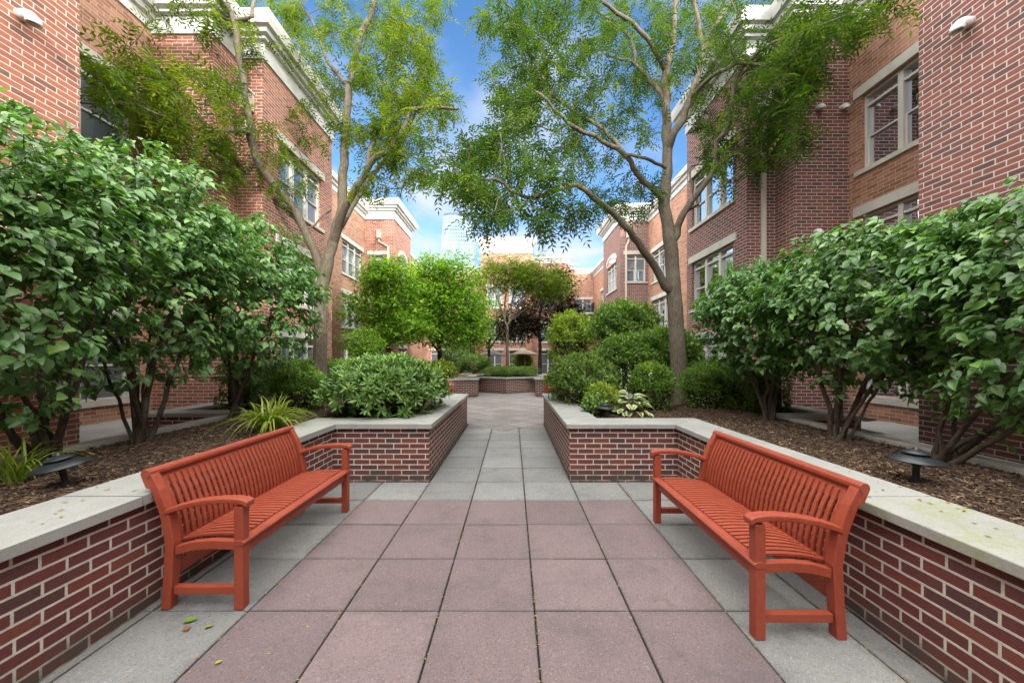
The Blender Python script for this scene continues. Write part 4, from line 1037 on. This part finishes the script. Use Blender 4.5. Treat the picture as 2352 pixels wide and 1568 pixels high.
crown_tree('dogwood_tree', 'bright green dense dogwood with pale top left of the tower', b, [[b, (b[0]-.1, 16.8, 1.8), (b[0]-.2, 16.8, 2.6)], [(b[0]-.1, 16.8, 1.8), (-4.3, 16.7, 3.2), (-4.8, 16.6, 4.3)], [(b[0]-.2, 16.8, 2.4), (-2.6, 16.7, 3.4), (-2.1, 16.8, 4.2)], [(b[0]-.2, 16.8, 2.6), (-3.4, 16.8, 4.4), (-3.3, 16.8, 5.6)]],
           [((-3.2, 16.8, 5.2), (1.7, 1.4, 1.15), 5), ((-3.0, 16.4, 3.9), (1.9, 1.6, 1.0), 5), ((-2.6, 16.1, 2.7), (1.5, 1.2, .7), 3), ((-4.3, 16.4, 4.0), (1.2, 1.2, 1.3), 3), ((-1.9, 16.5, 3.3), (.9, 1.2, .9), 1.5)], 3600, 71, M['lf_dog'], M['bark_mid'], .165, group=dg)
A = P(905, 838, 14.6); b = (A[0], 14.6, SZ)
crown_tree('dogwood_tree', 'darker green dogwood with leaning trunk beside the left windows', b, [[b, (b[0]+.05, 14.6, 1.4), (b[0]-.3, 14.6, 2.2)], [(b[0], 14.6, 1.5), (-5.6, 14.5, 2.8), (-6.1, 14.4, 3.6)], [(b[0]-.2, 14.6, 2.0), (-4.6, 14.5, 3.4), (-4.3, 14.4, 4.6)], [(b[0]-.3, 14.6, 2.2), (-5.2, 14.6, 3.8), (-5.1, 14.6, 4.9)]],
           [((-5.0, 14.5, 4.7), (1.2, 1.1, .9), 4), ((-5.1, 14.3, 3.5), (1.6, 1.2, .85), 4), ((-4.4, 14.1, 2.7), (1.3, 1., .6), 3)], 2000, 72, M['lf_dog'], M['bark_mid'], .15, group=dg)
A = P(835, 838, 12.6); b = (A[0], 12.6, SZ)
crown_tree('young_maple', 'small yellow-green leaning tree low beside the left building', b, [[b, (b[0]-.1, 12.6, 1.3), (b[0], 12.6, 1.8)], [(b[0]-.1, 12.6, 1.3), (-5.6, 12.5, 1.9), (-5.8, 12.4, 2.3)]], [((-5.1, 12.4, 2.15), (.75, .7, .5), 3), ((-4.9, 12.3, 1.7), (.6, .5, .3), 1)], 420, 73, M['lf_dog'], M['bark_dark'], .1, r0=.05)
b = (-.29, 18.6, .6)
fz_ = lambda x, y, Y=18.6: tuple(P(x, y, Y))
crown_tree('locust_tree', 'slim pale-trunked vase-shaped tree in the six-sided planter', b,
   [[b, fz_(1165, 780), fz_(1165, 745)], [fz_(1166, 752), fz_(1152, 715), fz_(1140, 680, 18.2), fz_(1128, 655, 18)], [fz_(1168, 748), fz_(1175, 705), fz_(1182, 660, 18.9), fz_(1195, 640, 19)], [fz_(1168, 742), fz_(1185, 715), fz_(1210, 680, 18.3), fz_(1240, 655, 18)], [fz_(1160, 735), fz_(1160, 690, 19), fz_(1168, 650, 19.2)], [fz_(1175, 735), fz_(1205, 712, 19), fz_(1250, 690, 19.2)]],
   [((*fz_(1150, 640)[:1], 18.5, fz_(0, 640)[2]), (1.1, 1.1, .75), 3), ((*fz_(1225, 630)[:1], 18.7, fz_(0, 632)[2]), (1.4, 1.3, 1.0), 4), ((*fz_(1265, 655)[:1], 18.6, fz_(0, 655)[2]), (1.0, 1., .65), 2), ((*fz_(1190, 612)[:1], 18.8, fz_(0, 615)[2]), (1.1, 1., .6), 2), ((*fz_(1130, 600)[:1], 18.8, fz_(0, 605)[2]), (.35, .4, .5), .8)], 760, 74, M['lf_ash'], M['bark_grey'], .3, per=(3, 6), tpl=CMP, r0=.085)
b = (-1.6, 24.5, .3)
crown_tree('serviceberry_tree', 'olive green tree seen behind the slim central trunk against the far facade', b, [[b, (-1.6, 24.5, 2.2), (-1.5, 24.5, 3.2)], [(-1.6, 24.5, 2.2), (-.6, 24.5, 3.6), (0, 24.5, 4.6)], [(-1.6, 24.5, 2.4), (-2.4, 24.5, 3.8), (-2.6, 24.5, 4.8)]],
   [((-1.7, 24.5, 4.6), (1.5, 1.2, 1.3), 4), ((-.4, 24.3, 3.6), (1.3, 1., 1.0), 3), ((-2.3, 24.5, 6.2), (.7, .7, 1.0), 1.5), ((-2.2, 24.3, 2.9), (1.2, 1, .9), 2)], 900, 76, M['lf_azalea'], M['bark_dark'], .16, r0=.11)
A = P(1240, 830, 23); b = (A[0], 23, .3)
crown_tree('red_maple', 'dark purple-leaved maple behind the slim central tree', b, [[b, (b[0], 23, 2.6), (b[0]-.1, 23, 3.6)], [(b[0], 23, 2.6), (3.2, 23, 4.2), (3.6, 23, 5.2)], [(b[0], 23, 2.8), (.6, 23, 4.2), (.2, 23, 5)], [(b[0]-.1, 23, 3.4), (1.9, 23, 5.5), (2.2, 23, 6.8)]],
   [((2.0, 23, 4.6), (2.2, 1.6, 1.5), 6), ((2.7, 23, 6.2), (1.2, 1.2, 1.2), 3), ((.9, 23.2, 6.6), (.8, .8, .9), 1.6), ((3.4, 22.8, 4.4), (1.0, 1., 1.1), 2), ((.3, 23, 3.7), (1.4, 1.0, 1.1), 3)], 2400, 75, M['lf_red'], M['bark_dark'], .19, r0=.13)
# ------------------------------------------------------------------ strap-leaved clumps, hosta
def straps(name, label, base, n, length, spread, mat, seed, width=.012):
    global rng
    rng = np.random.default_rng(seed); V = []; Fc = []; tt = []; m = 8
    for i in range(n):
        a = rng.uniform(0, 2*math.pi); l = length*rng.uniform(.55, 1.1); lean = rng.uniform(.25, 1.)*spread; t0 = np.clip(rng.beta(2, 2), 0, 1)
        o = np.array([rng.normal(0, .045), rng.normal(0, .045), 0]); dirx = np.array([math.cos(a), math.sin(a), 0]); sd = np.array([-dirx[1], dirx[0], 0])
        for k in range(m+1):
            f = k/m; p = o+dirx*l*lean*(f**1.35)+np.array([0, 0, l*(f*1.05-1.0*lean*f**2.6)]); p[2] = max(p[2], .012)
            w = width*(1-f**2.5)*(.5+min(1, f*5)*.5)
            V += [p-sd*w, p+np.array([0, 0, -w*.4]), p+sd*w]; tt += [t0*.75+f*.25]*3
            if k:
                q = len(V)-6; Fc += [(q, q+1, q+4, q+3), (q+1, q+2, q+5, q+4)]
    o = npmesh(name, np.array(V), Fc, mat, None, smooth=True, tint=tt); o.location = base
    return tag(o, label, 'plant')
straps('daylily_clump', 'arching yellow-green strappy clump on the mulch behind the left bench', (-3.05, 4.6, SZ), 210, .64, 1.1, M['lf_lily'], 81)
straps('daylily_clump', 'thin strappy leaves poking in at the lower left edge beside the path light', (-3.72, 2.75, SZ), 60, .5, 1.0, M['lf_lily'], 82, .007)
def hosta(label, base, seed):
    global rng
    rng = np.random.default_rng(seed); root = plant('hosta_plant', label, 'plant', base)
    n = 46; a = rng.uniform(0, 2*math.pi, n); f = np.sqrt(rng.uniform(0.02, 1, n)); el = (1-f)*1.1+.15
    pos = np.stack([np.cos(a)*f*.3, np.sin(a)*f*.26, .06+.3*(1-f**1.5)+rng.normal(0, .02, n)], 1)+np.array(base)
    ax = np.stack([np.cos(a), np.sin(a), np.sin(el)*.7-.25], 1); nn = np.stack([np.cos(a)*-.1, np.sin(a)*-.1-.25, np.full(n, 1.)], 1)+rdir(n)*.3
    V, Fc, tt, ee = scatter(leaf_tpl(6, .4, .14, .35, .36, 1.), pos, ax, nn, .17*rng.uniform(.7, 1.2, n), rng.random(n))
    local(npmesh('foliage', V, Fc, M['lf_hosta'], None, smooth=True, tint=tt, edge=ee), root)
    sk = Skel()
    fl = []
    for dx, h in ((-.12, .78), (.0, .8), (.34, .72), (-.05, .5)):
        j = sk.node(np.array(base)+[dx*.6, .05, .1], -1, .005); sk.line([sk.p[j], np.array(base)+[dx, .08, h*.6], np.array(base)+[dx*1.1, .1, h]], .005, .003, par=j)
        for q in range(14): fl.append(np.array(base)+[dx*1.08, .09, h*(.62+.38*q/14)])
    local(sk.mesh('flower_stalk', M['lf_lily'], root, rtip=.003), root)
    fl = np.array(fl); V, Fc, tt, ee = scatter(QUAD, fl, rdir(len(fl))+np.array([0, 0, -.3]), rdir(len(fl)), np.full(len(fl), .032), np.full(len(fl), .5))
    local(npmesh('flowers', V, Fc, M['white'], None), root)
    return root
hosta('white-edged hosta with tall flower stalks beside the dark path light', (1.98, 6.15, SZ), 83)
# ------------------------------------------------------------------ park benches
def make_bench(label, loc, rz, L=1.52):
    """local: x along the bench, +y = front, origin at floor centre of the back legs' line"""
    root = thing('park_bench', label, 'bench', loc, rz, 'orange slatted park benches'); h = L/2; pt = M['paint']
    lg = .06
    def curve(y):  # back rest centre line
        return y
    for s in (-1, 1):
        x = s*(h-lg/2)
        mb = MB(); mb.sweep([(x, .50, 0), (x, .50, .655)], lg, lg, (1, 0, 0), (0, 1, 0)); mb.build('leg', pt, root, bevel=.005)
        mb = MB(); mb.sweep([(x, .035, 0), (x, .05, .2), (x, .06, .42), (x, .03, .6), (x, -.03, .76), (x, -.085, .86)], lg, lg*.95, (1, 0, 0), (0, 1, 0)); mb.build('leg', pt, root, bevel=.005)
        mb = MB()
        ar = [(x, .56, .668), (x, .53, .684), (x, .47, .692), (x, .38, .692), (x, .28, .683), (x, .18, .665), (x, .09, .64), (x, .03, .617)]
        mb.sweep(ar, .074, .036, (1, 0, 0), (0, .1, 1)); mb.build('armrest', pt, root, bevel=.008)
        mb = MB(); mb.sweep([(x, .08, .118), (x, .467, .118)], .042, .05, (1, 0, 0), (0, 0, 1)); mb.build('stretcher', pt, root, bevel=.004)
        # curved seat bearer
        mb = MB(); mb.sweep([(x*.999, .09, .372), (x*.999, .2, .4), (x*.999, .32, .41), (x*.999, .468, .405)], .045, .055, (1, 0, 0), (0, 0, 1)); mb.build('seat_rail', pt, root, bevel=.004)
    sr = MB(); sr.sweep([(-h+lg, .055, .39), (h-lg, .055, .39)], .03, .045, (0, 1, 0), (0, 0, 1)); sr.build('seat_rail', pt, root, bevel=.004)
    fr = MB(); fr.sweep([(-h+lg, .49, .375), (h-lg, .49, .375)], .034, .085, (0, 1, 0), (0, 0, 1)); fr.build('seat_rail', pt, root, bevel=.004)
    # rounded front lip
    V = []; Fq = []; prof = [(.47, .437), (.5, .446), (.525, .443), (.541, .43), (.541, .417), (.525, .408), (.47, .41)]
    mb = MB(); pa = [(-h-.005, y, z) for y, z in prof]; pb = [(h+.005, y, z) for y, z in prof]; mb.prism(pa, pb); mb.build('seat_rail', pt, root, bevel=.003)
    # seat slats: run front to back with a dip
    st = MB(); n = 29; span = L-2*lg-.02; pitch = span/n
    for i in range(n):
        x = -span/2+(i+.5)*pitch
        st.sweep([(x, .065, .405), (x, .13, .424), (x, .2, .436), (x, .3, .444), (x, .4, .445), (x, .475, .44)], pitch*.6, .016, (1, 0, 0), (0, 0, 1), random.random())
    st.build('seat', pt, root, bevel=.0025)
    bk = MB()
    for i in range(n):
        x = -span/2+(i+.5)*pitch
        bk.sweep([(x, .045, .215), (x, .05, .35), (x, .05, .46), (x, .028, .58), (x, -.012, .7), (x, -.066, .815)], pitch*.57, .016, (1, 0, 0), (0, 1, 0), random.random())
    bk.build('backrest', pt, root, bevel=.0025)
    mb = MB(); mb.sweep([(-h+lg, .045, .235), (h-lg, .045, .235)], .026, .09, (0, 1, 0), (0, 0, 1)); mb.build('lower_rail', pt, root, bevel=.004)
    # top rail with rolled edge
    c = (-.088, .862); prof = [(c[0]+.031*math.cos(a), c[1]+.031*math.sin(a)) for a in np.linspace(R(-70), R(215), 10)]
    prof += [(-.085, .775), (-.046, .762)]
    mb = MB(); mb.prism([(-h-.004, y, z) for y, z in prof][::-1], [(h+.004, y, z) for y, z in prof][::-1]); mb.build('top_rail', pt, root, bevel=.003)
    return root
b1 = make_bench('orange slatted bench in the left foreground with dark gaps facing right', (-2.245, 3.08, 0), -math.pi/2)
b2 = copy_tree(b1); b2.location = (1.905, 2.83, 0); b2.rotation_euler.z = math.pi/2; b2['label'] = 'orange slatted bench in the right foreground facing left toward the path'
b3 = copy_tree(b1); b3.location = (-2.92, 13.72, 0); b3['label'] = 'sunlit far orange bench half hidden behind the whorled bush'
b4 = copy_tree(b1); b4.location = (2.03, 15.02, 0); b4.rotation_euler.z = math.pi; b4['label'] = 'far orange bench whose leg just shows left of the azalea mound'
# ------------------------------------------------------------------ path lights
def path_light(label, loc, tilt=(0, 0), s=1., post=.17):
    root = thing('path_light', label, 'garden light', loc, 0, 'black mushroom path lights'); root.rotation_euler = (tilt[0], tilt[1], .3); root.scale = (s, s, s)
    V, Fq = lathe([(.0, -.05), (.019, -.05), (.019, post-.03), (.042, post-.02), (.042, post+.012), (0, post+.012)], 16); npmesh('stem', V, Fq, M['black'], root, smooth=False)
    z = post+.02
    V, Fq = lathe([(.0, z-.004), (.06, z-.006), (.148, z-.022), (.153, z-.018), (.15, z-.012), (.075, z+.022), (.05, z+.03), (0, z+.032)], 32); npmesh('lower_shade', V, Fq, M['black'], root, smooth=True)
    V, Fq = lathe([(0, z+.036), (.076, z+.034), (.08, z+.038), (.076, z+.044), (.03, z+.062), (.012, z+.068), (.012, z+.08), (0, z+.082)], 32); npmesh('upper_shade', V, Fq, M['black'], root, smooth=True)
    return root
pl = path_light('tilted black path light on the mulch beside the left coping', (-3.22, 2.64, SZ), (R(4), R(-9)))
def next_light(label, loc, tilt, s=1.):
    c = copy_tree(pl); c['label'] = label; c.location = loc; c.rotation_euler = (*tilt, .3); c.scale = (s, s, s)
next_light('round black path light on the mulch beside the lichen-covered coping', (3.0, 2.72, SZ), (0, R(2)), 1.05)
next_light('small black path light standing in front of the hosta', (1.44, 5.72, SZ), (0, R(3)), .92)
next_light('tiny dark path light hidden among the grass beside the left ledge', (-3.9, 4.95, SZ), (0, 0)) if False else None
# ------------------------------------------------------------------ umbrellas
def umbrella(label, loc, mat, s=1.):
    root = thing('patio_umbrella', label, 'umbrella', loc, 0, 'market umbrellas on the far terrace')
    V, Fq = lathe([(.02, 0), (.02, 2.18)], 10); npmesh('pole', V, Fq, M['spout'], root)
    V, Fq = lathe([(.26, 0), (.26, .05), (.05, .09), (.03, .3)], 16); npmesh('base', V, Fq, M['black'], root)
    V = [(0, 0, 2.17)]; Fq = []
    n = 8
    for k in range(n):
        a = 2*math.pi*k/n+.2; V += [(.45*math.cos(a), .45*math.sin(a), 2.06), (.98*math.cos(a), .98*math.sin(a), 1.83), (.98*math.cos(a), .98*math.sin(a), 1.78)]
    tr = []
    for k in range(n):
        j = (k+1) % n; tr += [(0, 1+3*k, 1+3*j), (1+3*k, 2+3*k, 2+3*j), (1+3*k, 2+3*j, 1+3*j), (2+3*k, 3+3*k, 3+3*j), (2+3*k, 3+3*j, 2+3*j)]
    o = npmesh('canopy', V, tr, mat, root); m = o.modifiers.new('cloth', 'SOLIDIFY'); m.thickness = .006
    V, Fq = lathe([(.02, 2.2), (.03, 2.16), (.02, 2.13)], 8); npmesh('finial', V, Fq, M['spout'], root)
    return root
umbrella('tan market umbrella right of the slim central tree', (.86, 26, .05), M['fabric'])
umbrella('grey market umbrella left of the slim central tree', (-1.43, 26, -.02), M['greyfabric'])
# ------------------------------------------------------------------ mulch chips and fallen leaves
def chips(zone_list, seed):
    global rng
    rng = np.random.default_rng(seed); V = []; pos = []
    for (x0, x1, y0, y1, n) in zone_list:
        pos.append(np.stack([rng.uniform(x0, x1, n), rng.uniform(y0, y1, n), SZ+.012+rng.uniform(0, .012, n)], 1))
    pos = np.concatenate(pos); n = len(pos); a = rng.uniform(0, 2*math.pi, n)
    ax = np.stack([np.cos(a), np.sin(a), rng.normal(0, .25, n)], 1); nn = np.array([0, 0, 1.])+rdir(n)*.5
    T = (np.array([(0, -.13, 0), (1, -.09, 0), (1, .1, 0), (0, .12, 0), (0, -.13, -.12), (1, -.09, -.12), (1, .1, -.12), (0, .12, -.12)]), np.array([(0, 1, 2, 3), (0, 4, 5, 1), (1, 5, 6, 2), (2, 6, 7, 3), (3, 7, 4, 0)]), np.zeros(8))
    v, f, tt, ee = scatter(T, pos, ax, nn, rng.uniform(.012, .05, n), np.clip(rng.beta(1.6, 2.6, n), 0, 1))
    o = npmesh('mulch_chips', v, f, M['chips'], None, tint=tt); tag(o, kind='stuff')
chips([(-4.33, -2.8, 1.2, 5.6, 22000), (2.6, 4.05, 1.2, 5.4, 22000), (1.2, 4.4, 5.2, 7.4, 8000), (-4.6, -2.4, 5.6, 7.2, 3000)], 91)
FLT_ = leaf_tpl(4, .3, .12, .12, .42)
def fallen(label, x, y, z, size, tint, rz, grp):
    V, T, E = FLT_
    o = npmesh('fallen_leaf', V*size, T, M['lf_fallen'], None, smooth=True, tint=np.full(len(V), tint)); o.location = (x, y, z+.008+size*.12); o.rotation_euler = (random.uniform(-.15, .15), random.uniform(-.1, .2), rz)
    tag(o, label, 'leaf', grp)
gl = 'leaves dropped on the paving'
fallen('green fallen leaf nearest the leg of the left bench', -1.99, 2.2, 0, .075, .05, .4, gl)
fallen('brown curled leaf beside the green one by the left bench', -1.9, 2.13, 0, .06, .95, 2.4, gl)
fallen('olive green leaf lying right of the brown one by the left bench', -1.82, 2.15, 0, .055, .2, .9, gl)
fallen('yellow-green leaf on the slab joint at the bottom left', -1.55, 1.9, 0, .04, .4, 1.2, gl)
global_lit = np.random.default_rng(92)
def litter():
    global rng
    rng = global_lit; n = 2200
    x = rng.uniform(-2.2, 2.05, n); y = 1.4+rng.random(n)**1.3*7; q = (y > 4.7); x = np.where(q, rng.uniform(-1.0, .68, n), x)
    # many gather in the joints
    j = rng.random(n) < .55; x = np.where(j, X0+np.round((x-X0)/S)*S+rng.normal(0, .008, n), x)
    rr = (x > .9) & (rng.random(n) < .9); keep = rr | (rng.random(n) < .55)
    x, y = x[keep], y[keep]; n = len(x); a = rng.uniform(0, 6.28, n)
    v, f, tt, ee = scatter(QUAD, np.stack([x, y, np.full(n, .004)], 1), np.stack([np.cos(a), np.sin(a), np.zeros(n)], 1), np.array([0, 0, 1.])+rdir(n)*.25, rng.uniform(.006, .02, n), rng.uniform(.3, 1, n))
    tag(npmesh('leaf_litter', v, f, M['lf_fallen'], None, tint=tt), kind='stuff')
    n = 500; x = np.concatenate([rng.uniform(-4.3, -2.4, n), rng.uniform(2.15, 4.04, n)]); y = rng.uniform(1.4, 6, 2*n); a = rng.uniform(0, 6.28, 2*n)
    v, f, tt, ee = scatter(QUAD, np.stack([x, y, np.where((np.abs(x) < 2.82), .748, SZ+.035)], 1), np.stack([np.cos(a), np.sin(a), np.zeros(2*n)], 1), np.array([0, 0, 1.])+rdir(2*n)*.3, rng.uniform(.01, .035, 2*n), rng.uniform(.25, 1, 2*n))
    tag(npmesh('leaf_litter', v, f, M['lf_fallen'], None, tint=tt), kind='stuff')
litter()
# ------------------------------------------------------------------ sky, sun
SKYV, FILL_CLOUD = .86, (21., 20.5, 19.8)
SUN_EL, SUN_AZ = R(22.5), R(158)       # azimuth clockwise from +Y : behind the viewer, slightly right
world = bpy.data.worlds.new('World'); sc.world = world; world.use_nodes = True
nt = world.node_tree; nt.nodes.clear()
out = nt.nodes.new('ShaderNodeOutputWorld'); bg = nt.nodes.new('ShaderNodeBackground'); sky = nt.nodes.new('ShaderNodeTexSky')
sky.sky_type = 'NISHITA'; sky.sun_disc = False; sky.sun_elevation = SUN_EL; sky.sun_rotation = SUN_AZ; sky.ozone_density = 3.; sky.air_density = 1.; sky.dust_density = .4
bg.inputs[1].default_value = .15
tc = nt.nodes.new('ShaderNodeTexCoord'); sp = nt.nodes.new('ShaderNodeSeparateXYZ'); nt.links.new(tc.outputs['Generated'], sp.inputs[0])
def wm(op, a, b=0., c=0., cl=False):
    d = nt.nodes.new('ShaderNodeMath'); d.operation = op; d.use_clamp = cl
    for i, v in enumerate((a, b, c)):
        if isinstance(v, bpy.types.NodeSocket): nt.links.new(v, d.inputs[i])
        else: d.inputs[i].default_value = v
    return d.outputs[0]
# project the sky direction on a flat cloud layer
zc = wm('MAXIMUM', sp.outputs[2], .04); zc = wm('ADD', zc, .12)
cv = nt.nodes.new('ShaderNodeCombineXYZ'); nt.links.new(wm('DIVIDE', sp.outputs[0], zc), cv.inputs[0]); nt.links.new(wm('DIVIDE', sp.outputs[1], zc), cv.inputs[1])
nz = nt.nodes.new('ShaderNodeTexNoise'); nz.inputs['Scale'].default_value = 1.15; nz.inputs['Detail'].default_value = 8; nz.inputs['Roughness'].default_value = .56; nz.inputs['Distortion'].default_value = .4
nt.links.new(cv.outputs[0], nz.inputs['Vector'])
low = wm('SUBTRACT', .62, wm('MULTIPLY', sp.outputs[2], .9), cl=True)           # more cloud toward the horizon
f = wm('ADD', nz.outputs['Fac'], wm('MULTIPLY', low, .3))
def wr(v, a, b):
    m = nt.nodes.new('ShaderNodeMapRange'); m.interpolation_type = 'SMOOTHSTEP'; nt.links.new(v, m.inputs[0]); m.inputs[1].default_value = a; m.inputs[2].default_value = b; return m.outputs[0]
def wmix(f, a, b):
    m = nt.nodes.new('ShaderNodeMix'); m.data_type = 'RGBA'; nt.links.new(f, m.inputs[0])
    for k, v in ((6, a), (7, b)):
        if isinstance(v, tuple): m.inputs[k].default_value = (*v, 1)
        else: nt.links.new(v, m.inputs[k])
    return m.outputs[2]
# unseen bright cloud added overhead, behind and at the sides to lift the shade
fill_bank = wm('MAXIMUM', wr(sp.outputs[2], .73, .84), wr(wm('SUBTRACT', wm('ABSOLUTE', sp.outputs[0]), wm('MULTIPLY', sp.outputs[1], 1.4)), .03, .25))
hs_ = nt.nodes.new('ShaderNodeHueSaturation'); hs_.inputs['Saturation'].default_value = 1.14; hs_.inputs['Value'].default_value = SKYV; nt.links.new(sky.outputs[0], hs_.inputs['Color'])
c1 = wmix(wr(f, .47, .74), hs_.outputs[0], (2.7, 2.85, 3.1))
c2 = wmix(wm('MULTIPLY', fill_bank, wr(nz.outputs['Fac'], .25, .55)), c1, FILL_CLOUD)
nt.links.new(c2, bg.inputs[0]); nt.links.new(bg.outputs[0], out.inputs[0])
sl = bpy.data.lights.new('sun', 'SUN'); sl.energy = 2.; sl.angle = R(.6); sl.color = (1., .93, .82)
so = bpy.data.objects.new('sun', sl); COL.objects.link(so)
from mathutils import Vector
sd = Vector((math.sin(SUN_AZ)*math.cos(SUN_EL), math.cos(SUN_AZ)*math.cos(SUN_EL), math.sin(SUN_EL)))
so.rotation_euler = (-sd).to_track_quat('-Z', 'Y').to_euler(); so.location = (0, 0, 30)
sc.view_settings.view_transform = 'Standard'; sc.view_settings.look = 'None'; sc.view_settings.exposure = 1.2; sc.view_settings.gamma = 1
cy = sc.cycles
cy.max_bounces = 7; cy.diffuse_bounces = 4; cy.glossy_bounces = 3; cy.transmission_bounces = 3; cy.transparent_max_bounces = 4
cy.sample_clamp_indirect = 6.; cy.caustics_reflective = False; cy.caustics_refractive = False
cy.use_denoising = True
